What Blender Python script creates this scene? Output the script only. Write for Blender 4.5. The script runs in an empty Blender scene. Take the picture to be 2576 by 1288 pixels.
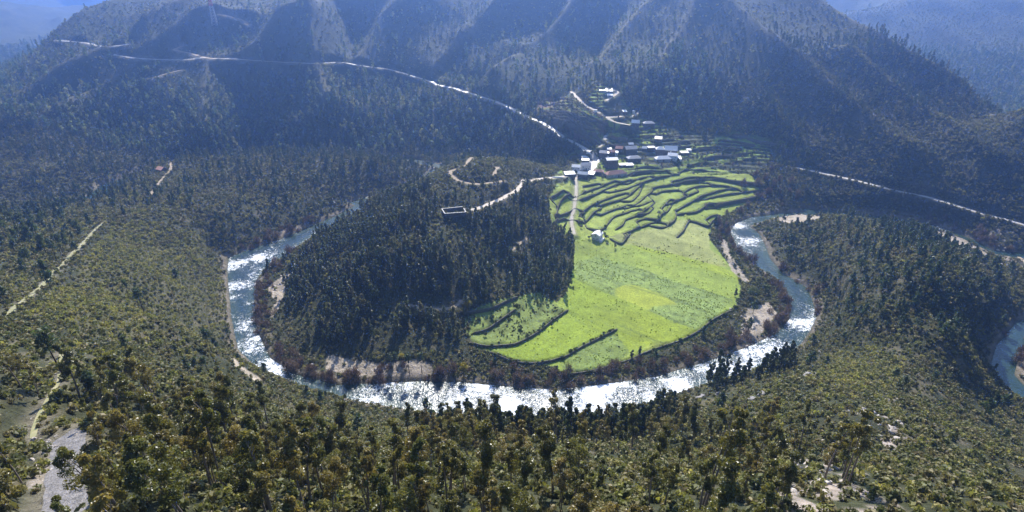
import bpy, bmesh, math, random
import numpy as np
from mathutils import Vector, Matrix
random.seed(7)
RNG = np.random.default_rng(7)
scene = bpy.context.scene
COL = scene.collection

# ------------------------------------------------------------------ camera
H_CAM = 200.0
PITCH = math.radians(27.0)
FPX = 1429.0                      # focal length in survey pixels (2576 wide)
CP, SP = math.cos(PITCH), math.sin(PITCH)
def ray(px, py):
    r = (np.asarray(px, float) - 1288.0) / FPX
    u = -(np.asarray(py, float) - 644.0) / FPX
    return r, CP + u * SP, -SP + u * CP
def at_z(px, py, z):
    dx, dy, dz = ray(px, py)
    t = (z - H_CAM) / dz
    return np.array([t * dx, t * dy, z + 0 * t])
def at_y(px, py, Y):
    dx, dy, dz = ray(px, py)
    t = Y / dy
    return np.array([t * dx, Y + 0 * t, H_CAM + t * dz])

# ------------------------------------------------------------------ noise
def _hash(ix, iy, seed):
    n = (ix.astype(np.int64) * 374761393 + iy.astype(np.int64) * 668265263 + seed * 1442695041) & 0xFFFFFFFF
    n = ((n ^ (n >> 13)) * 1274126177) & 0xFFFFFFFF
    n = n ^ (n >> 16)
    return (n & 0xFFFFFF) / float(0xFFFFFF)
def vnoise(x, y, seed=0):
    ix = np.floor(x); iy = np.floor(y)
    fx = x - ix; fy = y - iy
    fx = fx * fx * (3 - 2 * fx); fy = fy * fy * (3 - 2 * fy)
    a = _hash(ix, iy, seed); b = _hash(ix + 1, iy, seed)
    c = _hash(ix, iy + 1, seed); d = _hash(ix + 1, iy + 1, seed)
    return (a * (1 - fx) + b * fx) * (1 - fy) + (c * (1 - fx) + d * fx) * fy
def fbm(x, y, scale, octaves=4, seed=0):
    s = 0; amp = 1.0; tot = 0
    for o in range(octaves):
        s = s + amp * (vnoise(x / scale + 17.3 * o, y / scale - 9.1 * o, seed + o) * 2 - 1)
        tot += amp; amp *= 0.5; scale = scale * 0.5
    return s / tot
def sstep(a, b, x):
    t = np.clip((x - a) / (b - a), 0, 1)
    return t * t * (3 - 2 * t)

# ------------------------------------------------------------------ river outlines (survey pixels on the z = 0 plane)
def poly_at_z(pts, z=0.0):
    return np.array([at_z(a, b, z)[:2] for a, b in pts])
near_bank = [(1990,892),(1860,945),(1690,995),(1560,1045),(1400,1075),(1250,1068),(1130,1045),(1050,1036),(900,1012),(760,974),(650,930),(596,880),(580,800),(571,700),(571,650),(620,629),(700,604),(790,565),(850,540),(893,516)]
inner_bank = [(925,520),(860,556),(800,588),(740,624),(690,660),(652,696),(640,740),(648,830),(682,900),(745,940),(850,967),(960,962),(1060,957),(1160,960),(1290,972),(1400,980),(1500,968),(1650,947),(1780,907),(1880,872),(1955,836),(1985,800),(1982,745),(1955,702),(1905,672),(1868,645),(1850,615),(1836,582),(1850,560),(1890,546),(1960,537),(2030,532)]
outer_right = [(2060,540),(2010,543),(1940,552),(1886,569),(1912,589),(1929,622),(1939,651),(1971,688),(2032,724),(2046,757),(2057,796),(2042,830),(2022,860)]
W_near = [tuple(p) for p in poly_at_z(near_bank)]
W_inner = [tuple(p) for p in poly_at_z(inner_bank)]
W_outer = [tuple(p) for p in poly_at_z(outer_right)]
RIVERS = [np.array(W_inner + W_outer + W_near)]
def ribbon_poly(line, w):
    L = np.array(line, float); n = len(L)
    w = np.broadcast_to(np.asarray(w, float), (n,))
    d = np.zeros_like(L)
    d[1:-1] = L[2:] - L[:-2]; d[0] = L[1] - L[0]; d[-1] = L[-1] - L[-2]
    d /= np.linalg.norm(d, axis=1)[:, None]
    nrm = np.stack([-d[:, 1], d[:, 0]], 1)
    return np.concatenate([L + nrm * w[:, None], (L - nrm * w[:, None])[::-1]])
def zxy(a, b): return tuple(at_z(a, b, 0.0)[:2])
# beyond the central hill and round the back of the left spur
up = [zxy(898,520), (-124,524), (-92,560), zxy(1098,428), (-76,610), (-112,634), (-190,648), (-290,646), (-380,620), (-410,550), zxy(215,515), (-440,470), (-520,430), (-640,430)]
RIVERS.append(ribbon_poly(up, [14,11,8,7,7,7,7,7] + [12] * (len(up) - 8)))
# from the sandbank to the right, behind the right hill, and the far right bend
rt = [zxy(2020,536), zxy(2120,545), zxy(2230,556), zxy(2330,566), zxy(2380,583), zxy(2440,606), zxy(2500,636), (420,385), (470,350), (470,310), (400,290), zxy(2580,818), zxy(2535,880), zxy(2520,935), zxy(2570,985), (300,215), (360,195), (460,190)]
RIVERS.append(ribbon_poly(rt, [12,12,10,7,6,5,5,7,9,9,8,6,6,6,7,10,13,15]))

def seg_dist(x, y, line, closed=False, want_side=False):
    """distance to a polyline; optionally signed side (+ left) and the parameter along it"""
    L = np.asarray(line, float)
    if closed: L = np.concatenate([L, L[:1]])
    best = np.full(x.shape, 1e12); side = np.zeros(x.shape); par = np.zeros(x.shape)
    cum = 0.0
    for i in range(len(L) - 1):
        ax, ay = L[i]; bx, by = L[i + 1]
        ex, ey = bx - ax, by - ay
        l2 = ex * ex + ey * ey + 1e-9
        t = np.clip(((x - ax) * ex + (y - ay) * ey) / l2, 0, 1)
        qx = x - ax - t * ex; qy = y - ay - t * ey
        d2 = qx * qx + qy * qy
        m = d2 < best
        best = np.where(m, d2, best)
        if want_side:
            side = np.where(m, np.sign(ex * (y - ay) - ey * (x - ax)), side)
            par = np.where(m, cum + t * math.sqrt(l2), par)
        cum += math.sqrt(l2)
    if want_side: return np.sqrt(best), side, par, cum
    return np.sqrt(best)
def inside(x, y, poly):
    P = np.asarray(poly, float); r = np.zeros(x.shape, bool)
    n = len(P); j = n - 1
    for i in range(n):
        xi, yi = P[i]; xj, yj = P[j]
        if yi != yj:
            c = ((yi > y) != (yj > y)) & (x < (xj - xi) * (y - yi) / (yj - yi) + xi)
            r ^= c
        j = i
    return r
def river_sd(x, y):
    """signed distance to the water outlines, negative in the water"""
    sd = np.full(x.shape, 1e9)
    for poly in RIVERS:
        lo = poly.min(0) - 130; hi = poly.max(0) + 130
        m = (x > lo[0]) & (x < hi[0]) & (y > lo[1]) & (y < hi[1])
        if not m.any(): continue
        xx, yy = x[m], y[m]
        d = seg_dist(xx, yy, poly, closed=True)
        d = np.where(inside(xx, yy, poly), -d, d)
        sd[m] = np.minimum(sd[m], d)
    return sd

# ------------------------------------------------------------------ survey points of the relief
CTRL = []
def cz(*rows):
    for a, b, z in rows: CTRL.append(at_z(a, b, z))
def cy(*rows):
    for a, b, Y in rows: CTRL.append(at_y(a, b, Y))
def cw(*rows):
    for r in rows: CTRL.append(np.array(r, float))
# near slope under the camera
cz((1288,1288,130),(1288,1220,113),(1288,1150,88),(1288,1110,59),(1000,1200,113),(700,1150,100),(800,1060,50),(1000,1075,36),
   (600,1000,60),(450,930,88),(200,1000,123),(50,950,124),(0,1288,152),(150,1200,140),(300,900,106),(400,1200,126),
   (0,790,100),(100,720,85),(180,640,66),(265,565,48),(310,527,38),(405,430,26),(400,800,80),(550,845,18),(500,760,28),(420,700,46),(330,640,50),(500,640,20),
   (1600,1120,66),(1600,1288,128),(1900,1288,128),(1800,1080,62),(1850,1000,28),(2000,950,46),(2060,1000,68),(2160,870,26),(2080,880,18),
   (2200,1050,88),(2330,1180,113),(2400,1288,130),(2300,940,44),(2440,1050,36),(2576,1150,40),(2576,1288,84),(2468,930,8),(2455,1000,18),(2525,1045,12),(2590,1085,16),(2440,880,26),(2000,1150,92),(2100,950,52),(2220,980,64))
cw((0,0,150),(-150,0,165),(150,0,160),(0,-100,175),(-300,0,150),(-320,120,115),(320,30,120),(330,120,45),(-500,150,110),(-420,260,85),(-500,330,50),(-700,250,90),(520,120,80),(-200,-120,180),(250,-120,170),(600,0,120))
# left spur and the scrub plateau
cz((600,480,24),(700,430,24),(800,420,22),(940,410,20),(520,520,30),(650,540,14),(760,500,13),(880,480,8),(460,560,34),(1000,440,7),(480,420,26))
cw((-300,610,14),(-360,570,20),(-470,560,18),(-560,500,26),(-470,420,14),(-380,450,18))
# central hill
cz((1140,530,45),(1190,410,60),(1130,440,53),(1240,455,50),(900,600,32),(810,655,10),(1000,700,27),(1100,620,38),(1250,600,30),(1380,600,12),(1440,640,6),
   (1350,720,9),(1200,780,11),(1100,790,11),(1190,860,6),(1300,500,40),(1320,455,38),(1400,445,30),(1010,500,40),(910,545,18),(740,690,4),(800,800,7),(900,860,7),(1000,900,6),(860,720,18),(1080,880,7),(1230,660,22),(930,780,16))
cw((-40,520,36),(-20,575,10),(-60,500,36),(40,580,16),(10,520,36))
# village and terraces
cz((1490,395,28),(1460,425,25),(1550,430,24),(1700,395,29),(1680,372,34),(1600,300,50),(1525,230,76),(1450,460,22),(1440,540,12.5),(1500,605,7.5),(1650,470,18),
   (1800,460,15),(1880,490,8),(1650,540,11),(1780,540,7),(1600,600,6.2),(1790,620,4),(1500,700,4.4),(1700,800,3.4),(1850,730,3.2),(1300,890,4),(1500,930,3),(1420,820,4),
   (1800,385,26),(1850,368,30),(1900,430,18),(1640,330,42),(1420,300,58),(1560,370,34),(1720,680,4),(1400,400,22),(1300,385,14),(1200,370,6),(1960,470,12))
# mountain behind, left to right
cw((-60,690,10),(-160,685,12),(-330,680,12),(-480,690,14),(-200,625,11),(-290,622,11))
cz((1430,350,36),(1350,305,45))
cy((1250,255,715),(1090,210,785),(1010,185,805),(860,160,820),(700,155,824),(500,150,828),(285,137,840),(140,103,880))
cy((1280,100,880),(1280,0,965),(1500,130,790),(1500,30,880),(1700,200,696),(1700,60,808),(1850,200,680),(1850,60,790),
   (2400,250,640),(2200,150,685),(2050,45,780),(1950,0,835),(2576,350,510),(2255,475,500),(2000,420,557),(2576,562,421),(2150,350,575),(2400,400,520),(2000,250,640),
   (1100,100,885),(900,80,900),(900,0,975),(700,60,912),(600,0,972),(450,60,912),(290,0,970),(200,60,915),(140,92,888),(60,150,835),(0,190,800),(200,250,746),(400,250,744),(700,270,732),(1000,280,728),(150,330,690),(400,340,688),(0,300,712),(700,330,690),(1000,340,692))
cw((0,1100,255),(-300,1150,250),(300,1020,262),(600,900,26),(-650,1250,170),(150,1500,230),(-330,1500,230),(-800,750,42),(-900,730,24),(-1000,900,12),(-1000,1150,14),(-860,1000,40),(-760,960,70),(-1100,700,20),(-900,1350,30))
# behind the crests and far away
cw((620,790,22),(760,640,4),(560,930,45),(820,800,2),(700,760,8),(565,725,18),(485,795,42),(445,905,80),(405,965,108),(640,600,14),(900,560,20),(640,560,35),(480,560,40),(700,420,40),(1000,900,30))
cy((2480,262,950),(2300,100,1250),(2300,0,1450),(2100,40,1600),(2560,60,1300),(2450,150,1120))
cw((1500,1400,300),(900,2000,260),(1300,2200,300),(700,2700,120),(300,3200,260),(-300,3000,280),(2200,2500,350),(1800,1000,120))
cy((50,85,1650),(-100,60,1700),(150,45,2700),(150,0,3400),(280,20,3200))
cw((-1900,1800,180),(-1500,2600,60),(-2500,3400,330),(-1200,3900,300),(-600,4600,330),(0,5200,340),(1500,5000,380),(-3000,1500,180),(2800,4500,380),(-900,2200,60),(-800,1700,90),(-1250,1350,10))
# right hill inside the bend
cz((2110,545,18),(2230,620,44),(2350,700,54),(2400,800,50),(2250,760,46),(2150,700,30),(2090,760,12),(2200,840,26),(2480,760,34),(2450,660,28),(2300,830,34),(2020,640,8),(2120,610,27))
# along the river
for poly in (W_near[::2], W_outer[::2], W_inner[::2]):
    for p in poly: CTRL.append(np.array([p[0], p[1], 1.0]))
for p in up[1:]: CTRL.append(np.array([p[0], p[1], 0.0]))
for p in rt[2:]: CTRL.append(np.array([p[0], p[1], 0.0]))
CTRL = np.array(CTRL)
# drop near duplicates
keep = []
for i in range(len(CTRL)):
    if all((CTRL[i, 0] - CTRL[j, 0]) ** 2 + (CTRL[i, 1] - CTRL[j, 1]) ** 2 > 49 for j in keep): keep.append(i)
CTRL = CTRL[keep]
C2 = 15.0 ** 2
def _phi(r2): return np.sqrt(r2 + C2)
_n = len(CTRL)
_A = _phi((CTRL[:, None, 0] - CTRL[None, :, 0]) ** 2 + (CTRL[:, None, 1] - CTRL[None, :, 1]) ** 2) - 2.0 * np.eye(_n)
_P = np.concatenate([np.ones((_n, 1)), CTRL[:, :2] / 1000.0], 1)
_M = np.block([[_A, _P], [_P.T, np.zeros((3, 3))]])
_w = np.linalg.solve(_M, np.concatenate([CTRL[:, 2], np.zeros(3)]))
def rbf(x, y):
    out = np.zeros(x.shape)
    xf, yf, of = x.ravel(), y.ravel(), out.ravel()
    of[:] = _w[_n] + _w[_n + 1] * xf / 1000 + _w[_n + 2] * yf / 1000
    for i in range(_n):
        of += _w[i] * np.sqrt((xf - CTRL[i, 0]) ** 2 + (yf - CTRL[i, 1]) ** 2 + C2)
    return of.reshape(x.shape)

# ------------------------------------------------------------------ fan shaped terrain grid
FY0 = -150.0
NTH = 1000
THS = np.linspace(math.radians(-62), math.radians(62), NTH)
rr = [60.0]
while rr[-1] < 9000:
    r = rr[-1]
    if r < 330: s = 1.7
    elif r < 470: s = 1.5
    elif r < 850: s = 1.05
    elif r < 1000: s = 2.2
    elif r < 1500: s = 4.0
    else: s = r * 0.008
    rr.append(r + s)
RS = np.array(rr); NR = len(RS)
GX = RS[:, None] * np.sin(THS)[None, :]
GY = FY0 + RS[:, None] * np.cos(THS)[None, :]
_PRJ = {}
def fan_lookup(field, x, y):
    x = np.asarray(x, float); y = np.asarray(y, float)
    r = np.hypot(x, y - FY0); th = np.arctan2(x, y - FY0)
    fi = np.clip(np.searchsorted(RS, r) - 1, 0, NR - 2)
    fr = np.clip((r - RS[fi]) / (RS[fi + 1] - RS[fi]), 0, 1)
    tj = np.clip((th - THS[0]) / (THS[1] - THS[0]), 0, NTH - 1.001)
    j = tj.astype(int); ft = tj - j
    return (field[fi, j] * (1 - ft) + field[fi, j + 1] * ft) * (1 - fr) + (field[fi + 1, j] * (1 - ft) + field[fi + 1, j + 1] * ft) * fr
TS = np.geomspace(40, 6000, 1500)
def pick(field, px, py):
    """where the line of sight of a survey pixel meets the ground"""
    px = np.atleast_1d(np.asarray(px, float)); py = np.atleast_1d(np.asarray(py, float))
    dx, dy, dz = ray(px, py)
    X = dx[:, None] * TS; Y = dy[:, None] * TS; Z = H_CAM + dz[:, None] * TS
    hgt = fan_lookup(field, X, Y)
    under = Z < hgt
    k = np.where(under.any(1), under.argmax(1), len(TS) - 1)
    k = np.maximum(k, 1); i = np.arange(len(px))
    a = (Z - hgt)[i, k - 1]; b = (Z - hgt)[i, k]
    f = np.clip(a / (a - b + 1e-9), 0, 1)
    t = TS[k - 1] + f * (TS[k] - TS[k - 1])
    return np.stack([dx * t, dy * t], 1)

BASE = rbf(GX, GY)
SD = river_sd(GX, GY)
# spurs and gullies on the mountain: crests given in survey pixels, cross profile in metres
SPURS = [([(560,45),(430,110),(300,185),(160,245),(30,310),(-100,370)], 22, 42),([(720,150),(640,90),(560,78),(490,98),(440,125),(330,190),(200,290),(80,360)], 22, 40),
         ([(780,110),(650,165),(535,190),(520,270),(525,360)], 20, 34),([(960,20),(830,40),(790,110),(800,200),(830,300)], 24, 38),([(1080,30),(960,80),(900,150)], 18, 36),
         ([(1330,-40),(1260,60),(1160,130),(1090,195)], 26, 38),([(1480,-30),(1420,70),(1320,140),(1240,215)], 24, 36),([(1660,10),(1560,110),(1480,180)], 18, 34),([(1790,-20),(1720,90),(1640,200)], 10, 34),
         ([(1960,10),(2060,60),(2210,160),(2400,262),(2570,355)], 16, 30),([(1800,30),(1900,140),(2030,260),(2150,370),(2250,450)], 20, 30),([(2120,170),(2260,290),(2380,370),(2470,440)], 14, 26),([(1900,290),(1990,380),(2030,410)], 12, 26),
         ([(880,10),(880,110),(870,150)], -16, 32),([(640,200),(650,280),(640,350)], -10, 40),([(1200,30),(1090,120),(1010,170)], -20, 34),([(1400,0),(1320,80),(1200,170)], -16, 32),([(1560,0),(1490,110),(1400,200)], -16, 34),([(400,100),(250,160),(100,220)], -14, 34)]
CREST = np.full(GX.shape, 1e9)
for pts, amp, wid in SPURS:
    q = pick(BASE, [p[0] for p in pts], [p[1] for p in pts])
    lo = q.min(0) - 4 * wid; hi = q.max(0) + 4 * wid
    m = (GX > lo[0]) & (GX < hi[0]) & (GY > lo[1]) & (GY < hi[1])
    d = seg_dist(GX[m], GY[m], q)
    if amp > 0: CREST[m] = np.minimum(CREST[m], d)
    BASE[m] += 1.6 * amp * np.exp(-(np.sqrt(d * d + 9) - 3) / wid)
far = sstep(640, 900, GY) * sstep(20, 60, BASE)
BASE += far * (12 * fbm(GX, GY, 150, 4, 3) - 34 * np.abs(fbm(GX + GY * 0.3, GY * 0.35, 150, 3, 11)) + 9)
vfar = sstep(1400, 2200, GY)
BASE += vfar * (20 * fbm(GX, GY, 500, 4, 5) - 50 * np.abs(fbm(GX, GY * 0.6, 420, 3, 15)))
rough = sstep(6, 22, BASE)
BASE += rough * (2.2 * fbm(GX, GY, 38, 3, 21) + 0.5 * fbm(GX, GY, 7, 2, 23))
# the valley floor by the river
bank = 0.6 + np.clip(SD, 0, None) * 0.30
BASE = np.where((SD > 0) & (SD < 12), np.maximum(np.minimum(BASE, 0.6 + SD * 0.9), np.minimum(0.25 + SD * 0.12, 1.2)), BASE)
BASE = np.where(SD >= 12, np.maximum(BASE, 1.2), BASE)
BASE = np.where(SD <= 0, np.maximum(-2.2, 0.25 + SD * 0.45), BASE)
HGT = BASE.copy()
# ------------------------------------------------------------------ zoom frames used while surveying the photograph
def T8(pts): return [(1305 + .2533 * a, 391.5 + .2533 * b) for a, b in pts]
def T5(pts): return [(1109 + .3293 * a, 652.5 + .3293 * b) for a, b in pts]
def T1(pts): return [(1272.4 + .2786 * a, 195.75 + .2786 * b) for a, b in pts]
def T2(pts): return [(1337.6 + .1773 * a, 293.6 + .1773 * b) for a, b in pts]
def T3(pts): return [(.3293 * a, .3293 * b) for a, b in pts]
def T6(pts): return [(1468 + .08866 * a, 208.8 + .08866 * b) for a, b in pts]
def TB(pts): return [(1076.6 + .1266 * a, 378.5 + .1266 * b) for a, b in pts]
def T4(pts): return [(554.6 + .3293 * a, 489.4 + .3293 * b) for a, b in pts]
def world(pts):
    q = pick(HGT, [p[0] for p in pts], [p[1] for p in pts]); return q
def smooth_line(q, step=2.0):
    """Catmull-Rom through the points, resampled"""
    q = np.asarray(q, float); out = []
    P = np.concatenate([[2 * q[0] - q[1]], q, [2 * q[-1] - q[-2]]])
    for i in range(1, len(P) - 2):
        n = max(2, int(np.linalg.norm(P[i + 1] - P[i]) / step))
        for k in range(n):
            t = k / n; p0, p1, p2, p3 = P[i - 1:i + 3]
            out.append(.5 * ((2 * p1) + (-p0 + p2) * t + (2 * p0 - 5 * p1 + 4 * p2 - p3) * t * t + (-p0 + 3 * p1 - 3 * p2 + p3) * t ** 3))
    out.append(q[-1]); return np.array(out)
def hat(x, y): return fan_lookup(HGT, np.asarray(x, float), np.asarray(y, float))
def ground_z(x, y): return float(hat(np.array([x]), np.array([y]))[0])

def zone(pts): return inside(GX, GY, world(pts))
# stepped garden plots round the village: the slope is cut into level treads and steep risers
VILL = zone([(1385,470),(1400,430),(1440,415),(1500,360),(1520,300),(1480,250),(1500,215),(1560,215),(1575,260),(1630,300),(1700,322),(1790,340),(1920,340),(1950,390),(1900,430),(1700,440),(1500,450)])
BROWN = zone(T1([(250,230),(420,160),(640,180),(800,280),(900,380),(900,560),(800,600),(640,520),(480,420),(330,330)]))
for zn, st in ((VILL, 2.4), (BROWN, 2.6)):
    hh_ = HGT + .7 * fbm(GX, GY, 26, 2, 49); fr_ = hh_ / st - np.floor(hh_ / st)
    HGT = np.where(zn, HGT + st * (sstep(.62, .98, fr_) - fr_) * .92, HGT)
# ------------------------------------------------------------------ terraces
WALLS = []   # (group key, height, survey points)
def wl(key, h, *lines):
    for l in lines: WALLS.append((key, h, l))
wl('upper', 2.0, *[T8(l) for l in [
 [(1090,200),(1180,180),(1300,165),(1430,155)],[(1100,275),(1180,240),(1270,212)],[(930,362),(1040,342),(1140,307),(1220,275)],[(1260,255),(1320,240),(1420,215),(1500,200),(1570,193)],
 [(650,310),(720,300),(780,290)],[(610,390),(720,345),(800,320),(870,292),(930,268)],[(590,450),(680,420),(760,385),(850,340),(920,310),(1000,280),(1075,262)],
 [(820,455),(900,425),(960,400),(1035,382)],[(830,487),(930,460),(1000,440),(1080,410),(1140,360),(1205,295)],[(1060,457),(1110,462),(1150,430),(1190,380),(1215,325)]]])
wl('right', 2.0, *[T8(l) for l in [
 [(1340,322),(1400,312),(1470,305),(1560,288)],[(1570,285),(1640,262),(1740,255),(1840,265)],[(1380,372),(1430,355),(1540,350),(1600,360),(1640,382)],[(1640,382),(1690,340),(1740,318),(1800,300),(1900,298),(2000,304),(2070,315)],
 [(1790,237),(1880,225),(2000,240),(2100,265),(2250,280),(2400,290)],[(1810,412),(1900,382),(2000,352),(2080,335),(2150,335)],[(1500,475),(1600,440),(1680,405),(1760,372)],
 [(1590,530),(1660,490),(1740,450),(1815,415)],[(1610,572),(1700,570),(1780,555),(1850,510),(1900,482),(1950,500)],[(1700,640),(1760,660),(1830,690),(1885,702),(1915,655),(1980,610)],[(1860,640),(1900,612),(1960,598)],[(1880,490),(2000,480),(2120,465),(2300,425)]]])
wl('middle', 1.9, *[T8(l) for l in [
 [(1070,517),(1130,505),(1190,465),(1250,410),(1310,365)],[(840,577),(920,545),(1000,520),(1060,500)],[(1210,497),(1270,472),(1320,450)],[(1420,522),(1450,490),(1490,452)],
 [(1420,585),(1470,555),(1505,505)],[(1190,590),(1250,555),(1300,510),(1340,468)],[(1215,590),(1280,570),(1325,528)],[(870,700),(910,640),(960,600),(1040,575),(1100,555),(1165,543)],
 [(970,730),(1030,690),(1060,640),(1130,615),(1205,588)],[(1180,650),(1240,622),(1300,632),(1370,648)],[(1060,768),(1150,732),(1230,700),(1300,672),(1375,650)],
 [(1340,695),(1420,712),(1480,692),(1540,650),(1560,600),(1555,555)],[(1580,800),(1630,750),(1660,690),(1690,642)],[(920,830),(970,860),(1020,877),(1060,830),(1095,780)]]])
wl('path', 2.0, *[T8(l) for l in [[(320,432),(380,402),(440,365)],[(375,600),(390,520),(430,440),(490,400)],[(370,612),(450,592),(530,550)],[(350,682),(400,640),(450,625),(510,640)],[(610,600),(660,550),(720,500),(770,478)],[(660,660),(720,590),(760,552),(810,528)],[(690,720),(740,738),(790,748)]]])
wl('field', 1.7, *[T5(l) for l in [[(240,640),(330,662),(430,662),(560,650),(650,610),(750,550),(850,470),(950,400)],[(400,712),(530,772),(640,792),(740,792),(860,770),(960,738),(1050,682),(1150,632),(1250,582),(1330,540)],
 [(190,412),(330,392),(430,362),(560,300)],[(260,562),(340,542),(420,492),(540,402)],[(920,882),(1050,870),(1200,842),(1330,800),(1430,772),(1560,712),(1700,662),(1850,612),(1980,540),(2080,462),(2200,400)]]])
wl('village', 1.3, *[T1(l) for l in [[(1250,545),(1330,540),(1400,530)],[(1440,592),(1530,590),(1640,588)],[(1540,622),(1640,620)],[(1700,655),(1900,652),(2090,640)],[(1830,722),(1950,720),(2150,690)],[(1990,775),(2100,748),(2220,722)],[(1940,600),(2060,610),(2160,612)],
 [(740,348),(820,377),(905,432)],[(790,292),(860,342),(905,375)],[(1090,835),(1250,815),(1400,830)],[(1100,900),(1200,870),(1320,845)],[(1570,860),(1700,830),(1900,850)],[(670,640),(720,670)],[(900,600),(960,610),(1010,605)],[(1580,665),(1680,690)]]])
wl('brown', 1.0, *[T1(l) for l in [[(360,232),(460,240),(560,262)],[(430,282),(540,305),(640,335)],[(480,315),(620,345),(760,385)],[(350,300),(480,360),(640,420),(780,470)],[(420,370),(540,410),(680,465)],[(560,250),(640,285),(720,330)],[(780,520),(840,555),(880,590)],[(470,190),(570,205),(650,225)]]])
def T9(pts): return [(1288 + .6414 * a, 150.7 + .6414 * b) for a, b in pts]
wl('right', 1.7, *[T9(l) for l in [[(700,478),(780,470),(860,478),(960,492)],[(740,548),(820,532),(900,522),(965,512)],[(780,578),(850,562),(930,548)],[(640,478),(690,468),(740,470)]]])
wl('village', 1.3, *[T9(l) for l in [[(740,347),(820,342),(880,347)],[(760,388),(830,377),(920,367)],[(820,322),(880,327),(940,337)],[(700,412),(760,402)],[(880,302),(960,322),(1040,337)],[(560,322),(620,317),(690,327)],[(600,302),(660,302)],[(440,277),(520,272)],[(380,302),(440,312)],[(240,382),(300,377)]]])
wl('brown', 1.0, *[T9(l) for l in [[(130,200),(220,215),(300,250)],[(130,218),(250,252),(320,292)],[(180,180),(280,215),(360,247)],[(200,242),(270,287),(330,322)],[(120,170),(200,170),(260,187)]]])
STEP = []
HG0 = HGT.copy()
RAWQ = []
for key, h, pts in WALLS:
    ext = .3 if key in ('upper', 'right', 'middle') else .2
    q = world(pts); q[0] += (q[0] - q[1]) * ext; q[-1] += (q[-1] - q[-2]) * ext
    q = smooth_line(q, 1.5)
    RAWQ.append(q[::-1] if q[0, 0] > q[-1, 0] else q)
for i, (key, h, pts) in enumerate(WALLS):      # walls run on until they meet a neighbour: closed plots
    q = RAWQ[i]; add = [None, None]
    if key in ('upper', 'right', 'middle', 'path'):
        for e in (0, 1):
            p0 = q[-e]; dirv = q[0] - q[4] if e == 0 else q[-1] - q[-5]; dirv = dirv / np.linalg.norm(dirv); best = None
            for j, o in enumerate(RAWQ):
                if j == i: continue
                v = o - p0; dd = np.linalg.norm(v, axis=1); ok = (dd > .6) & (dd < 13) & ((v * dirv).sum(1) > .35 * dd)
                if ok.any():
                    k = np.where(ok)[0][dd[ok].argmin()]
                    if best is None or dd[k] < best[0]: best = (dd[k], o[k])
            if best is not None: add[e] = best[1]
    r = q
    for e in (0, 1):
        if add[e] is not None:
            n = max(2, int(np.linalg.norm(add[e] - q[-e]) / 1.5)); seg = np.linspace(q[-e], add[e], n + 1)[1:]
            r = np.concatenate([seg[::-1], r]) if e == 0 else np.concatenate([r, seg])
    STEP.append([key, h, r])
for key, h, q in STEP:
    L = 6.5
    lo = q.min(0) - 25; hi = q.max(0) + 25
    rows = (RS > np.hypot(*(np.clip(0, lo[0], hi[0]), lo[1] - FY0)) - 40) & (RS < np.hypot(max(abs(lo[0]), abs(hi[0])), hi[1] - FY0) + 40)
    ii = np.where(rows)[0]
    sl = slice(ii[0], ii[-1] + 1)
    gx, gy = GX[sl], GY[sl]
    m = (gx > lo[0]) & (gx < hi[0]) & (gy > lo[1]) & (gy < hi[1])
    d, side, par, tot = seg_dist(gx[m], gy[m], q, want_side=True)
    tap = np.clip(np.minimum(par, tot - par) / 3.0 + 0.25, 0, 1)
    # q runs left to right, so + side (left of travel) is uphill, away from the camera
    tap = np.where((par < .01) | (par > tot - .01), tap * np.clip(1 - d / 4, 0, 1), tap)
    ds = d * side - 0.6
    HGT[sl][m] += tap * h * .5 * np.sign(ds) * np.exp(-np.abs(ds) / L)

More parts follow.
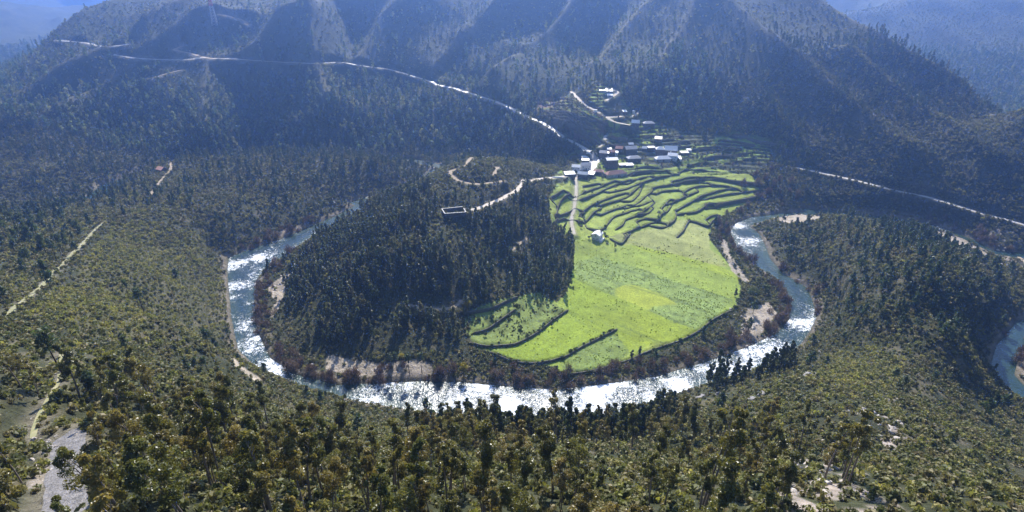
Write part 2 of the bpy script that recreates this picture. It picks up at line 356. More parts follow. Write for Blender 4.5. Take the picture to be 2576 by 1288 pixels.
# ------------------------------------------------------------------ roads, tracks and paths (pressed into the ground)
ROADS = [  # name, width, material, survey points, verge cleared of trees
 ('road', 5.2, 'asphalt', [(1498,402),(1484,388),(1468,372),(1448,357),(1430,347),(1404,332),(1350,305),(1300,282),(1250,256),(1200,240),(1150,226),(1110,217),(1085,207)], .3),
 ('road', 3.6, 'asphalt', [(1085,207),(1050,198),(1010,185),(975,174),(940,168),(900,163),(860,160),(780,157),(700,155),(600,153.5),(500,152),(440,153),(400,151),(340,145),(285,136)], .5),
 ('road', 4.6, 'asphalt', [(330,110),(280,110),(220,108),(160,106),(142,101)], 2),
 ('road', 4.0, 'asphalt', [(2000,420),(2080,438),(2150,456),(2200,466),(2255,475),(2330,492),(2400,513),(2480,536),(2576,563),(2660,590)], .6),
 ('road', 5.0, 'asphalt', [(1500,402),(1497,412),(1494,420)], 2),
 ('road', 4.6, 'pale_dirt', [(1494,420),(1478,436),(1440,446),(1400,447),(1365,447),(1330,450),(1319,456)], 3),
 ('dirt_track', 4.2, 'pale_dirt', [(1319,456),(1316,464),(1300,476),(1280,486),(1255,502),(1235,511),(1215,519),(1192,528),(1180,531)], 4),
 ('dirt_track', 3.4, 'dirt', TB([(860,205),(700,270),(540,345),(450,415),(470,490),(560,565),(700,600),(870,635),(1050,637),(1250,642),(1500,655)]), 4),
 ('dirt_track', 3.4, 'dirt', TB([(1385,345),(1340,420),(1295,490)]), 4),
 ('footpath', 2.6, 'dirt', [(437,398),(430,420),(424,432),(405,455),(395,470),(380,485),(365,497)], 3),
 ('footpath', 2.4, 'grass_path', [(268,562),(240,585),(210,610),(185,638),(160,664),(135,693),(112,715),(75,742),(35,768),(0,790)], 2.5),
 ('dirt_track', 5, 'dirt', T3([(1660,102),(1750,125),(1870,160),(1878,180),(1905,198)]), 6),
 ('dirt_track', 5, 'dirt', T3([(1385,320),(1355,360),(1338,400),(1360,412),(1480,432),(1640,460)]), 7),
 ('dirt_track', 3.5, 'dirt', T3([(1150,608),(1230,580),(1320,550),(1400,528)]), 4),
 ('lane', 4.2, 'pale_dirt', T1([(590,130),(650,165),(720,212),(780,250),(830,290),(875,320),(908,348),(925,385),(960,415),(1000,438),(1060,448),(1150,462)]), 3),
 ('lane', 3.6, 'pale_dirt', T1([(912,350),(970,356),(1045,353)]), 3),
 ('lane', 3.2, 'pale_dirt', T1([(908,500),(895,540),(898,575),(905,585),(870,610),(840,640)]), 3),
 ('lane', 3.6, 'pale_dirt', T1([(960,90),(1000,120),(1005,150),(960,180),(900,215)]), 3),
 ('lane', 3.0, 'pale_dirt', T1([(1205,295),(1170,335),(1130,365)]), 3),
 ('cobbled_path', 2.6, 'cobble', T8([(560,205),(568,260),(572,330),(568,400),(558,460),(548,540),(528,610),(524,660),(532,720),(552,795)]), 3),
 ('footpath', 2.6, 'dirt', T4([(1845,795),(1820,830),(1790,868),(1720,890),(1660,886),(1600,880),(1540,858),(1480,842),(1400,822)]), 4),
 ('footpath', 2.4, 'dirt', T4([(2340,340),(2290,365),(2250,400),(2215,430)]), 3),
 ('rocky_track', 4.6, 'shale', [(120,1288),(150,1240),(170,1195),(182,1160),(188,1135),(160,1118)], 2.2),
 ('footpath', .9, 'grass_path', [(75,1085),(90,1040),(120,1000),(150,960),(155,930),(160,900)], -.5),
 ('forest_track', 2.6, 'dirt', [(2555,640),(2576,655),(2620,690)], 2),
]
ROADQ = []
for name, wd, mat, pts, verge in ROADS:
    q = smooth_line(world(pts), 2.5)
    z = hat(q[:, 0], q[:, 1])
    k = 15 if len(q) > 30 else 7
    zp = np.concatenate([np.full(k, z[0]), z, np.full(k, z[-1])])
    zs = np.convolve(zp, np.ones(2 * k + 1) / (2 * k + 1), 'valid')
    ROADQ.append([name, wd, mat, q, zs, verge])
RD = np.full(GX.shape, 1e9)
VERGE = np.full(GX.shape, 1e9)
for name, wd, mat, q, zs, verge in ROADQ:
    pad = 40
    lo = q.min(0) - pad; hi = q.max(0) + pad
    m = (GX > lo[0]) & (GX < hi[0]) & (GY > lo[1]) & (GY < hi[1])
    d, side, par, tot = seg_dist(GX[m], GY[m], q, want_side=True)
    arc = np.concatenate([[0], np.cumsum(np.linalg.norm(np.diff(q, axis=0), axis=1))])
    zr = np.interp(par, arc, zs)
    b = 1 - sstep(wd * .5 + 0.8, wd * .5 + 5.0 + (1.5 if GY[m].mean() > 650 else 0), d)
    HGT[m] = HGT[m] * (1 - b) + zr * b
    RD[m] = np.minimum(RD[m], d - wd * .5)
    VERGE[m] = np.minimum(VERGE[m], d - wd * .5 - verge)
_e = at_z(1142, 530, 45)
_d = np.maximum(np.abs(GX - _e[0]) - 8, np.abs(GY - _e[1]) - 8)
_b = 1 - sstep(0, 7, _d); HGT = HGT * (1 - _b) + 45.0 * _b
PLAZA = world(T2([(840,540),(900,520),(985,560),(990,620),(930,660),(890,700),(870,760),(830,745),(820,640)]))
pz = float(hat(PLAZA[:, 0], PLAZA[:, 1]).mean())

# ------------------------------------------------------------------ ground zones: polygons on the ground
GREEN = zone([(1382,492),(1400,468),(1440,452),(1560,447),(1640,432),(1700,420),(1800,420),(1890,440),(1910,478),(1900,500),(1850,525),(1815,545),(1788,570),(1783,600),(1822,650),(1850,690),(1866,730),(1852,768),(1802,805),(1762,842),(1700,868),(1600,900),(1500,930),(1428,945),(1412,938),(1400,920),(1300,905),(1240,888),(1190,872),(1182,850),(1185,805),(1200,775),(1290,748),(1340,738),(1400,760),(1425,738),(1440,690),(1446,610),(1438,585),(1402,592),(1388,560),(1380,520)])
LUSH = zone(T5([(1000,30),(1040,150),(1130,180),(1340,285),(1590,390),(1780,480),(1990,540),(1850,610),(1640,640),(1450,715),(1330,600),(1330,540),(960,738),(860,770),(640,790),(430,705),(650,620),(950,420),(990,200)]))
ROUGHG = zone(T5([(1010,40),(1040,150),(1130,180),(1330,280),(1330,220),(1425,190),(1510,200),(1700,270),(1810,345),(1620,360),(1590,390),(1780,480),(1950,535),(2090,450),(2230,310),(1900,200),(1500,60),(1200,-20),(1050,10)]))
MOWN = zone(T5([(1330,225),(1425,190),(1510,205),(1690,275),(1810,345),(1620,360),(1590,385),(1340,285)]))
BRIGHT = zone(T8([(1040,895),(1300,965),(1700,1085),(2190,1240),(2150,1150),(1900,1075),(1500,965),(1100,880)]))
PALE = zone(T8([(1590,640),(1690,640),(1880,700),(1905,930),(1570,850),(1220,745),(1380,705),(1560,640)]))
STUB = zone(T8([(900,800),(1060,775),(1220,745),(1570,850),(1905,930),(2000,1000),(2080,1110),(1700,1060),(1300,945),(1050,890)]))
LOWF = zone(T5([(920,870),(960,740),(1330,560),(1450,715),(1330,800),(1050,870)]))
SANDS = [zone(T4([(525,590),(440,650),(360,700),(375,760),(425,820),(380,900),(365,985),(430,905),(470,800),(500,700),(540,630)])), zone([(820,890),(880,905),(960,915),(1060,905),(1090,920),(1085,946),(980,950),(880,945),(820,930)]),
 zone([(1952,552),(1975,543),(2040,541),(2068,549),(2040,556),(1985,562)]), zone([(1806,597),(1826,604),(1838,640),(1870,690),(1890,712),(1868,706),(1840,680),(1822,640)]), zone([(1880,775),(1935,760),(1955,790),(1925,830),(1895,855),(1860,862),(1868,820)]),
 zone([(1110,1030),(1140,1036),(1155,1052),(1120,1050)]), zone([(840,540),(885,520),(905,518),(870,545),(848,556)]), zone([(575,890),(600,915),(660,955),(650,965),(590,920)]), zone([(2340,575),(2420,600),(2500,650),(2470,640),(2380,610)]), zone([(2545,830),(2590,850),(2590,960),(2560,930)]), zone([(695,585),(790,560),(800,570),(730,610)])]
ROCKY = zone([(2000,1140),(2120,1160),(2220,1220),(2260,1288),(1900,1288),(1960,1200)]) | zone([(2120,1030),(2220,1040),(2290,1110),(2240,1130),(2160,1080)]) | zone([(95,1105),(245,1115),(270,1180),(190,1288),(50,1288)]) | zone([(2500,560),(2576,600),(2576,690),(2480,640)])
# ------------------------------------------------------------------ colour of the bare ground
def c3(*c): return np.array(c)
n1 = fbm(GX, GY, 30, 4, 31)[..., None]; n2 = fbm(GX, GY, 5, 3, 33)[..., None]; n3 = fbm(GX, GY, 90, 3, 35)[..., None]; n4 = fbm(GX, GY, 2.2, 2, 36)[..., None]
ALB = c3(.040, .044, .020) * (1 + .3 * n1) + c3(.035, .026, .016) * np.clip(n2 + n3 * .6, 0, 1)
def lay(mask, col, feather=None):
    global ALB
    w = mask[..., None].astype(float) if mask.ndim == 2 else mask
    ALB = ALB * (1 - w) + col * w
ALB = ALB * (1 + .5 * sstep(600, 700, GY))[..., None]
bare = sstep(.22, .5, n1[..., 0] * .6 + n2[..., 0] * .8)
gz_ = zone([(280,560),(420,560),(520,620),(570,700),(570,820),(520,830),(300,870),(120,800),(60,800),(200,660)]); lay(gz_ * .6, c3(.10, .095, .045) * (1 + .3 * n2))
lay(bare * .4 * (1 - GREEN) * (GY < 640), c3(.16, .13, .09))
_gy, _gx = np.gradient(HGT, axis=0), np.gradient(HGT, axis=1); _steep = np.hypot(_gy / np.gradient(RS)[:, None], _gx / (RS[:, None] * (THS[1] - THS[0])))
FLAT = sstep(.5, .22, _steep)
lay(VILL, c3(.075, .08, .04) * (1 + .5 * n2) + c3(.12, .175, -.005) * sstep(-.18, .06, n1 + .4 * n2) * FLAT[..., None])
lay(BROWN, c3(.14, .095, .06) * (1 + .4 * n2) + c3(.0, .06, .0) * sstep(.02, .2, n1) * FLAT[..., None])
grass = c3(.20, .255, .040) * (1 + .22 * n1 + .22 * n2) + c3(.04, .012, .012) * np.clip(n3 + .2 + n4 * .4, 0, 1)
cr_ = sstep(9, 2, CREST) * (GY > 600) * sstep(-.35, .1, fbm(GX, GY, 24, 3, 46)); lay(cr_ * .55, c3(.15, .135, .085))
lay(GREEN, grass)
tuft = sstep(.1, .5, n4[..., 0] + .4 * n2[..., 0])[..., None]
lay(LUSH, c3(.195, .255, .026) * (1 + .14 * n1 + .12 * n2) + c3(.05, .02, .0) * np.clip(n3, 0, 1))
lay(LOWF, c3(.15, .195, .045) * (1 + .25 * n2 - .3 * tuft))
lay(ROUGHG, c3(.195, .255, .065) * (1 + .18 * n2) * (1 - .45 * tuft))
lay(MOWN, c3(.25, .285, .035) * (1 + .08 * n2))
lay(STUB, c3(.235, .25, .075) * (1 + .2 * n2) * (1 - .35 * sstep(.3, .6, n1 + n2 * .6)) )
lay(PALE, c3(.27, .285, .09) * (1 + .12 * n1))
lay(BRIGHT, c3(.225, .275, .026) * (1 + .12 * n2))
rough_l = zone(T5([(190,420),(560,300),(760,250),(950,390),(850,470),(650,610),(430,660),(240,640),(180,520)]))
lay(rough_l, c3(.16, .20, .05) * (1 - .5 * sstep(.0, .35, n2 + .5 * n4)))
_ua = world(T5([(1040, 150), (1590, 390)])); _ud = _ua[1] - _ua[0]; _ud /= np.linalg.norm(_ud); _uu = (GX - _ua[0, 0]) * -_ud[1] + (GY - _ua[0, 1]) * _ud[0]
rowv = (.5 + .5 * np.sin(_uu * 6.283 / 5.2 + 2.2 * fbm(GX, GY, 25, 2, 44))) * sstep(-.2, .25, fbm(GX, GY, 18, 2, 45))
lay(rowv * .38 * (LUSH | ROUGHG | BRIGHT), c3(.13, .165, .03))
# mowing lines and drainage furrows across the meadow
for a, b in [((1040,150),(1340,285)),((1590,390),(1960,545)),((1050,60),(2100,420)),((1200,20),(2230,310)),((1330,490),(1720,660))]:
    q = world(T5([a, b])); d = seg_dist(GX, GY, q)
    lay(np.exp(-(d / 1.1) ** 2) * .55 * GREEN, c3(.09, .12, .03))
for key, h, q in STEP:          # cultivated strips on top of the village walls
    if key not in ('village', 'brown'): continue
    lo = q.min(0) - 8; hi = q.max(0) + 8; m = (GX > lo[0]) & (GX < hi[0]) & (GY > lo[1]) & (GY < hi[1])
    d, sd_, par, tot = seg_dist(GX[m], GY[m], q, want_side=True); w = ((sd_ > 0) & (d > .8) & (d < 5.5)) * sstep(-.35, .05, fbm(GX[m], GY[m], 22, 2, 48)) * (.9 if key == 'village' else .35)
    ALB[m] = ALB[m] * (1 - w[..., None]) + c3(.20, .26, .045) * w[..., None]
for i, s in enumerate(SANDS):
    lay(s * (1 - .55 * sstep(.05, .4, n2[..., 0] + .5 * n4[..., 0])), c3(.40, .335, .255) * (1 + .45 * n2 + .35 * n4))
rk = sstep(-.05, .25, n2[..., 0] + .4 * n1[..., 0] + .4 * n4[..., 0]) * ROCKY
lay(rk * .85, c3(.30, .25, .21) * (1 + .35 * n4))
shore = sstep(7, 1.5, SD) * sstep(-3, 0, SD)
lay(shore * .75, c3(.20, .165, .12) * (1 + .5 * n2 + .4 * n4))
lay(sstep(1, -1.5, SD), c3(.05, .055, .03))
edge = sstep(3.0, .0, RD) * (RD < 900)
lay(edge * .6, c3(.22, .19, .14))
shoulder_far = sstep(3, 0, RD) * (GY > 640)
lay(shoulder_far * .25, c3(.34, .28, .22))
# ------------------------------------------------------------------ tagging and mesh helpers
def tag(o, label=None, cat=None, group=None, kind=None):
    if label: o['label'] = label
    if cat: o['category'] = cat
    if group: o['group'] = group
    if kind: o['kind'] = kind
    return o
def link(name, data, parent=None):
    o = bpy.data.objects.new(name, data); COL.objects.link(o)
    if parent is not None: o.parent = parent
    return o
def mesh_np(name, co, faces, mats=(), mi=None, smooth=False, tint=None, col=None, extra=None):
    me = bpy.data.meshes.new(name)
    co = np.asarray(co, np.float32); faces = np.asarray(faces, np.int32)
    me.vertices.add(len(co)); me.vertices.foreach_set('co', co.ravel())
    k = faces.shape[1]
    me.loops.add(faces.size); me.loops.foreach_set('vertex_index', faces.ravel())
    me.polygons.add(len(faces)); me.polygons.foreach_set('loop_start', np.arange(0, faces.size, k, dtype=np.int32))
    if smooth: me.polygons.foreach_set('use_smooth', np.ones(len(faces), bool))
    for m in mats: me.materials.append(m)
    if mi is not None: me.polygons.foreach_set('material_index', np.asarray(mi, np.int32))
    if tint is not None:
        a = me.attributes.new('tint', 'FLOAT', 'POINT'); a.data.foreach_set('value', np.asarray(tint, np.float32))
    if col is not None:
        a = me.attributes.new('albedo', 'FLOAT_COLOR', 'POINT')
        a.data.foreach_set('color', np.concatenate([np.asarray(col, np.float32), np.ones((len(col), 1), np.float32)], 1).ravel())
    for n, v in (extra or {}).items():
        a = me.attributes.new(n, 'FLOAT', 'POINT'); a.data.foreach_set('value', np.asarray(v, np.float32))
    me.update(calc_edges=True)
    return me

# ------------------------------------------------------------------ materials
def new_mat(name):
    m = bpy.data.materials.new(name); m.use_nodes = True
    nt = m.node_tree
    return m, nt, nt.nodes['Principled BSDF']
def nd(nt, typ, **kw):
    n = nt.nodes.new(typ)
    for k, v in kw.items():
        if k in n.inputs.keys(): n.inputs[k].default_value = v
        else: setattr(n, k, v)
    return n
def noise(nt, scale, detail=3, rough=.55, coord='Object'):
    tc = nd(nt, 'ShaderNodeTexCoord'); n = nd(nt, 'ShaderNodeTexNoise')
    n.inputs['Scale'].default_value = scale; n.inputs['Detail'].default_value = detail; n.inputs['Roughness'].default_value = rough
    nt.links.new(tc.outputs[coord], n.inputs['Vector']); return n.outputs['Fac']
def ramp(nt, fac, lo, hi, a=(0, 0, 0, 1), b=(1, 1, 1, 1)):
    r = nd(nt, 'ShaderNodeValToRGB'); r.color_ramp.elements[0].position = lo; r.color_ramp.elements[1].position = hi
    r.color_ramp.elements[0].color = a; r.color_ramp.elements[1].color = b
    nt.links.new(fac, r.inputs['Fac']); return r.outputs['Color']
def mix(nt, fac, a, b, mode='MIX'):
    n = nt.nodes.new('ShaderNodeMix'); n.data_type = 'RGBA'; n.blend_type = mode
    def put(s, v):
        if isinstance(v, (tuple, list)): s.default_value = v
        elif isinstance(v, (int, float)): s.default_value = v
        else: nt.links.new(v, s)
    put(n.inputs[0], fac); put(n.inputs[6], a); put(n.inputs[7], b)
    return n.outputs[2]
def bump(nt, h, bsdf, strength=.5, dist=.3):
    b = nd(nt, 'ShaderNodeBump'); b.inputs['Strength'].default_value = strength; b.inputs['Distance'].default_value = dist
    nt.links.new(h, b.inputs['Height']); nt.links.new(b.outputs[0], bsdf.inputs['Normal'])
def ground_mat(name, grassy=0.0):
    m, nt, b = new_mat(name)
    at = nd(nt, 'ShaderNodeAttribute', attribute_name='albedo')
    f = noise(nt, .9, 5, .65); f2 = noise(nt, .14, 4, .6)
    v = mix(nt, 1.0, ramp(nt, f, .25, .75, (.55, .55, .55, 1), (1.4, 1.4, 1.4, 1)), ramp(nt, f2, .3, .7, (.8, .8, .8, 1), (1.2, 1.2, 1.2, 1)), 'MULTIPLY')
    nt.links.new(mix(nt, 1.0, at.outputs['Color'], v, 'MULTIPLY'), b.inputs['Base Color'])
    b.inputs['Roughness'].default_value = .9; b.inputs['Specular IOR Level'].default_value = .15
    bump(nt, noise(nt, .55 if not grassy else 1.4, 5, .72), b, .95 if not grassy else .55, 1.6 if not grassy else .4)
    return m
def flat_mat(name, ca, cb, scale=.6, rough=.85, spec=.2, bstr=.3, bdist=.1, detail=4):
    m, nt, b = new_mat(name)
    f = noise(nt, scale, detail, .6)
    nt.links.new(ramp(nt, f, .3, .7, (*ca, 1), (*cb, 1)), b.inputs['Base Color'])
    b.inputs['Roughness'].default_value = rough; b.inputs['Specular IOR Level'].default_value = spec
    if bstr: bump(nt, noise(nt, scale * 3, 3), b, bstr, bdist)
    return m
def leaf_mat(name, ca, cb, cc, trans=.38, rough=.5, spec=.35, tcol=(1.5, 1.5, .7)):
    """foliage: each plant its own tone, each clump its own too; light passes through the leaves"""
    m, nt, b = new_mat(name)
    oi = nd(nt, 'ShaderNodeObjectInfo'); at = nd(nt, 'ShaderNodeAttribute', attribute_name='tint')
    r = nd(nt, 'ShaderNodeValToRGB'); e = r.color_ramp.elements
    e[0].position = 0; e[0].color = (*ca, 1); e[1].position = 1; e[1].color = (*cc, 1)
    k = e.new(.5); k.color = (*cb, 1)
    nt.links.new(oi.outputs['Random'], r.inputs['Fac'])
    tv = ramp(nt, at.outputs['Fac'], 0, 1, (.45, .45, .45, 1), (1.6, 1.6, 1.6, 1))
    c = mix(nt, 1.0, r.outputs['Color'], tv, 'MULTIPLY')
    nt.links.new(c, b.inputs['Base Color'])
    b.inputs['Roughness'].default_value = rough; b.inputs['Specular IOR Level'].default_value = spec
    t = nd(nt, 'ShaderNodeBsdfTranslucent')
    nt.links.new(mix(nt, 1.0, c, (*tcol, 1), 'MULTIPLY'), t.inputs['Color'])
    s = nd(nt, 'ShaderNodeMixShader'); s.inputs[0].default_value = trans
    nt.links.new(b.outputs[0], s.inputs[1]); nt.links.new(t.outputs[0], s.inputs[2])
    nt.links.new(s.outputs[0], nt.nodes['Material Output'].inputs['Surface'])
    return m
M = {}
M['ground'] = ground_mat('earth_and_scrub'); M['meadow'] = ground_mat('meadow_grass', 1)
M['asphalt'] = flat_mat('sunlit_road', (.34, .31, .28), (.46, .43, .38), .5, .55, .5)
M['pale_dirt'] = flat_mat('pale_gravel', (.38, .32, .25), (.52, .45, .36), .7, .8)
M['dirt'] = flat_mat('brown_dirt', (.22, .17, .115), (.36, .29, .20), .6, .9)
M['grass_path'] = flat_mat('worn_grass', (.17, .18, .08), (.31, .27, .16), .5, .9)
M['cobble'] = flat_mat('pale_cobbles', (.30, .26, .20), (.44, .39, .31), 1.2, .8)
M['shale'] = flat_mat('grey_shale', (.08, .075, .07), (.22, .20, .185), 1.1, .6, .4, .8, .4)
M['rock'] = flat_mat('grey_rock', (.10, .09, .085), (.30, .27, .25), .8, .7, .35, .8, .3)
M['pale_rock'] = flat_mat('pale_rock', (.30, .26, .22), (.48, .42, .35), .8, .7, .35, .8, .3)
M['drywall'] = flat_mat('dry_stone', (.075, .07, .05), (.17, .15, .115), 1.5, .9, .1, .9, .2)
M['bark'] = flat_mat('bark', (.05, .036, .026), (.13, .10, .075), 2.0, .9, .1, .4, .05)
M['pine_bark'] = flat_mat('dark_bark', (.03, .022, .018), (.07, .05, .04), 2.0, .9, .1, .4, .05)
M['coping'] = flat_mat('weathered_coping', (.36, .35, .33), (.52, .50, .47), 1, .8, .2, 0)
M['gum_bark'] = flat_mat('pale_gum_bark', (.13, .105, .08), (.27, .22, .175), 2.0, .9, .1, .3, .05)
M['euc'] = leaf_mat('gum_leaves', (0.092, 0.1, 0.026), (0.13, 0.126, 0.032), (0.185, 0.15, 0.05), .42, .38, .5, (1.5, 1.35, .55))
M['rivergum'] = leaf_mat('dark_gum_leaves', (0.054, 0.070, 0.024), (0.070, 0.084, 0.027), (0.101, 0.105, 0.030), .36, .45, .4, (1.4, 1.4, .6))
M['wood'] = leaf_mat('wood_leaves', (0.055, 0.072, 0.038), (0.08, 0.092, 0.046), (0.13, 0.118, 0.058), .44, .5, .4, (1.45, 1.5, .8))
M['far_wood'] = leaf_mat('mountain_leaves', (0.06, 0.092, 0.048), (0.105, 0.13, 0.066), (0.19, 0.18, 0.09), .48, .6, .3, (1.5, 1.6, 1.0))
M['pine'] = leaf_mat('pine_needles', (0.043, 0.067, 0.032), (0.058, 0.081, 0.035), (0.080, 0.099, 0.043), .34, .5, .4, (1.3, 1.4, .6))
M['willow'] = leaf_mat('bare_twigs', (0.106, 0.073, 0.057), (0.144, 0.100, 0.075), (0.175, 0.131, 0.088), .22, .8, .1, (1.2, 1.1, .9))
M['heath'] = leaf_mat('heath_leaves', (0.078, 0.086, 0.032), (0.128, 0.124, 0.05), (0.17, 0.14, 0.074), .36, .6, .25, (1.3, 1.35, .7))
M['gorse'] = leaf_mat('gorse_leaves', (0.155, 0.16, 0.048), (0.22, 0.208, 0.064), (0.28, 0.24, 0.095), .36, .6, .25, (1.25, 1.3, .6))
M['olive'] = leaf_mat('olive_leaves', (.075, .085, .055), (.10, .11, .075), (.13, .13, .09), .3, .5, .35, (1.2, 1.2, .8))
M['mimosa'] = leaf_mat('yellow_leaves', (.20, .19, .02), (.24, .21, .025), (.28, .24, .03), .4, .6, .2, (1.3, 1.2, .4))
M['broad'] = leaf_mat('broad_leaves', (0.056, 0.075, 0.022), (0.075, 0.094, 0.027), (0.100, 0.106, 0.033), .36, .5, .3, (1.3, 1.35, .6))
M['grass'] = leaf_mat('meadow_grass_blades', (0.2, 0.265, 0.045), (0.25, 0.32, 0.06), (0.3, 0.34, 0.09), .5, .7, .15, (1.3, 1.3, .6))
M['tuft'] = leaf_mat('rough_tufts', (.055, .05, .025), (.085, .07, .035), (.12, .10, .045), .3, .8, .1, (1.2, 1.2, .8))
def water_mat():
    m, nt, b = new_mat('river_water')
    fo = nd(nt, 'ShaderNodeAttribute', attribute_name='foam_glint'); sh = nd(nt, 'ShaderNodeAttribute', attribute_name='shallow')
    w = noise(nt, .42, 4, .65); w2 = noise(nt, 1.5, 3, .6)
    add = nd(nt, 'ShaderNodeMath', operation='ADD'); nt.links.new(w, add.inputs[0]); nt.links.new(w2, add.inputs[1])
    sub = nd(nt, 'ShaderNodeMath', operation='MULTIPLY_ADD'); sub.inputs[1].default_value = 1.0; sub.inputs[2].default_value = -1.30
    nt.links.new(add.outputs[0], sub.inputs[0])
    ad2 = nd(nt, 'ShaderNodeMath', operation='ADD'); nt.links.new(sub.outputs[0], ad2.inputs[0]); nt.links.new(fo.outputs['Fac'], ad2.inputs[1])
    fm = ramp(nt, ad2.outputs[0], .18, .34)
    deep = mix(nt, sh.outputs['Fac'], (.005, .022, .026, 1), (.028, .05, .03, 1))
    nt.links.new(mix(nt, fm, deep, (.78, .80, .82, 1)), b.inputs['Base Color'])  # white in the base colour: rapids foam and painted sun glint
    rg = mix(nt, fm, (.26, .26, .26, 1), (.6, .6, .6, 1)); nt.links.new(rg, b.inputs['Roughness'])
    b.inputs['IOR'].default_value = 1.333; b.inputs['Specular IOR Level'].default_value = .6
    tc = nd(nt, 'ShaderNodeTexCoord')
    def wave(sc, det, st):
        mp = nd(nt, 'ShaderNodeMapping'); mp.inputs['Scale'].default_value = st
        nt.links.new(tc.outputs['Object'], mp.inputs[0])
        n = nd(nt, 'ShaderNodeTexNoise'); n.inputs['Scale'].default_value = sc; n.inputs['Detail'].default_value = det; n.inputs['Roughness'].default_value = .6
        nt.links.new(mp.outputs[0], n.inputs['Vector']); return n.outputs['Fac']
    h1 = wave(.30, 2, (1, 1.5, 1)); h2 = wave(.9, 2, (1.3, 1, 1))
    hm = nd(nt, 'ShaderNodeMath', operation='MULTIPLY_ADD'); hm.inputs[1].default_value = .42
    nt.links.new(h2, hm.inputs[0]); nt.links.new(h1, hm.inputs[2])
    chop = nd(nt, 'ShaderNodeAttribute', attribute_name='chop')
    bp = nd(nt, 'ShaderNodeBump'); bp.inputs['Distance'].default_value = 1.1
    nt.links.new(chop.outputs['Fac'], bp.inputs['Strength'])
    nt.links.new(hm.outputs[0], bp.inputs['Height']); nt.links.new(bp.outputs[0], b.inputs['Normal'])
    return m
M['water'] = water_mat()

# ------------------------------------------------------------------ the ground sheet, cut by zone
IDX = np.arange(NR * NTH).reshape(NR, NTH)
FQ = np.stack([IDX[:-1, :-1], IDX[1:, :-1], IDX[1:, 1:], IDX[:-1, 1:]], -1)
if np.cross(np.array([GX[1, 0] - GX[0, 0], GY[1, 0] - GY[0, 0]]), np.array([GX[0, 1] - GX[0, 0], GY[0, 1] - GY[0, 0]])) < 0: FQ = FQ[..., ::-1]
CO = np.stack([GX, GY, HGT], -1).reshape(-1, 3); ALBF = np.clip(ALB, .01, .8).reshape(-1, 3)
g4 = (GREEN[:-1, :-1].astype(int) + GREEN[1:, :-1] + GREEN[:-1, 1:] + GREEN[1:, 1:]) >= 2
fy = GY[:-1, :-1]; farz = RS[:-1, None] + 0 * fy
zones = {'meadow': g4, 'hillside': ~g4 & (farz >= 800) & (farz < 1500), 'far_hills': ~g4 & (farz >= 1500), 'ground': ~g4 & (farz < 800)}
def submesh(name, mask, co, col, mats, extra=None, smooth=True):
    f = FQ[mask].reshape(-1, 4); u, inv = np.unique(f, return_inverse=True)
    return mesh_np(name, co[u], inv.reshape(-1, 4), mats, smooth=smooth, col=None if col is None else col[u], extra=None if extra is None else {k: v.ravel()[u] for k, v in extra.items()})
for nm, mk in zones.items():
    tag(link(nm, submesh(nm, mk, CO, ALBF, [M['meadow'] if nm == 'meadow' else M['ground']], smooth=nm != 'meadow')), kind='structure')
# water: a flat sheet inside the banks
sd4 = np.minimum(np.minimum(SD[:-1, :-1], SD[1:, :-1]), np.minimum(SD[:-1, 1:], SD[1:, 1:]))
wco = CO.copy(); wco[:, 2] = 0.0
def blob(px, py, r, z=0):
    q = at_z(px, py, z); return np.exp(-((GX - q[0]) ** 2 + (GY - q[1]) ** 2) / (r * r))
RL = [(893,520,.15),(800,575,.24),(700,620,.32),(635,650,.46),(612,672,.52),(615,705,.50),(608,750,.30),(612,820,.34),(622,880,.38),(690,940,.38),(800,985,.33),(950,1000,.32),(1100,1010,.38),(1330,1020,.48),(1500,1005,.48),(1680,965,.38),(1850,915,.28),(1980,865,.33),(2015,800,.33),(1995,740,.22),(1930,660,.18),(1880,600,.38),(1862,570,.36),(1950,545,.12)]  # whiteness along the river: foam in the rapids, sun glint painted on the near stretch
_q = at_z([p[0] for p in RL], [p[1] for p in RL], np.zeros(len(RL)))[:2].T
near_r = SD < 8
_d, _s, _par, _tot = seg_dist(GX[near_r], GY[near_r], _q, want_side=True)
_arc = np.concatenate([[0], np.cumsum(np.linalg.norm(np.diff(_q, axis=0), axis=1))])
FOAM_GLINT = np.full(GX.shape, .0); FOAM_GLINT[near_r] = np.where(_d < 45, np.interp(_par, _arc, [p[2] for p in RL]), .0)
FOAM_GLINT[near_r] += np.where(_d < 45, .015 + .52 * fbm(GX, GY, 15, 3, 97)[near_r], 0)
for px, py, r, a in [(2375,582,10,.45),(2345,570,8,.4),(2490,632,9,.35),(640,672,8,.1),(1125,990,8,.1)]:
    FOAM_GLINT += blob(px, py, r) * a
CHOP = .17 + 1.3 * np.clip(FOAM_GLINT, 0, .6)
for px, py, r, a in [(2530,900,60,.05),(215,515,60,-.2),(1098,428,60,-.2),(900,985,28,-.12),(1190,985,16,-.12)]:
    CHOP += blob(px, py, r) * a
SHAL = sstep(-9, -1, SD) * .7 + blob(1935, 640, 22) * .5 + blob(2000, 545, 30) * .4
wo = link('river_water', submesh('river_water', sd4 < 4, wco, None, [M['water']], {'foam_glint': FOAM_GLINT, 'chop': np.clip(CHOP, .05, 1), 'shallow': np.clip(SHAL, 0, 1)}))
wo.name = 'river'; tag(wo, kind='structure')

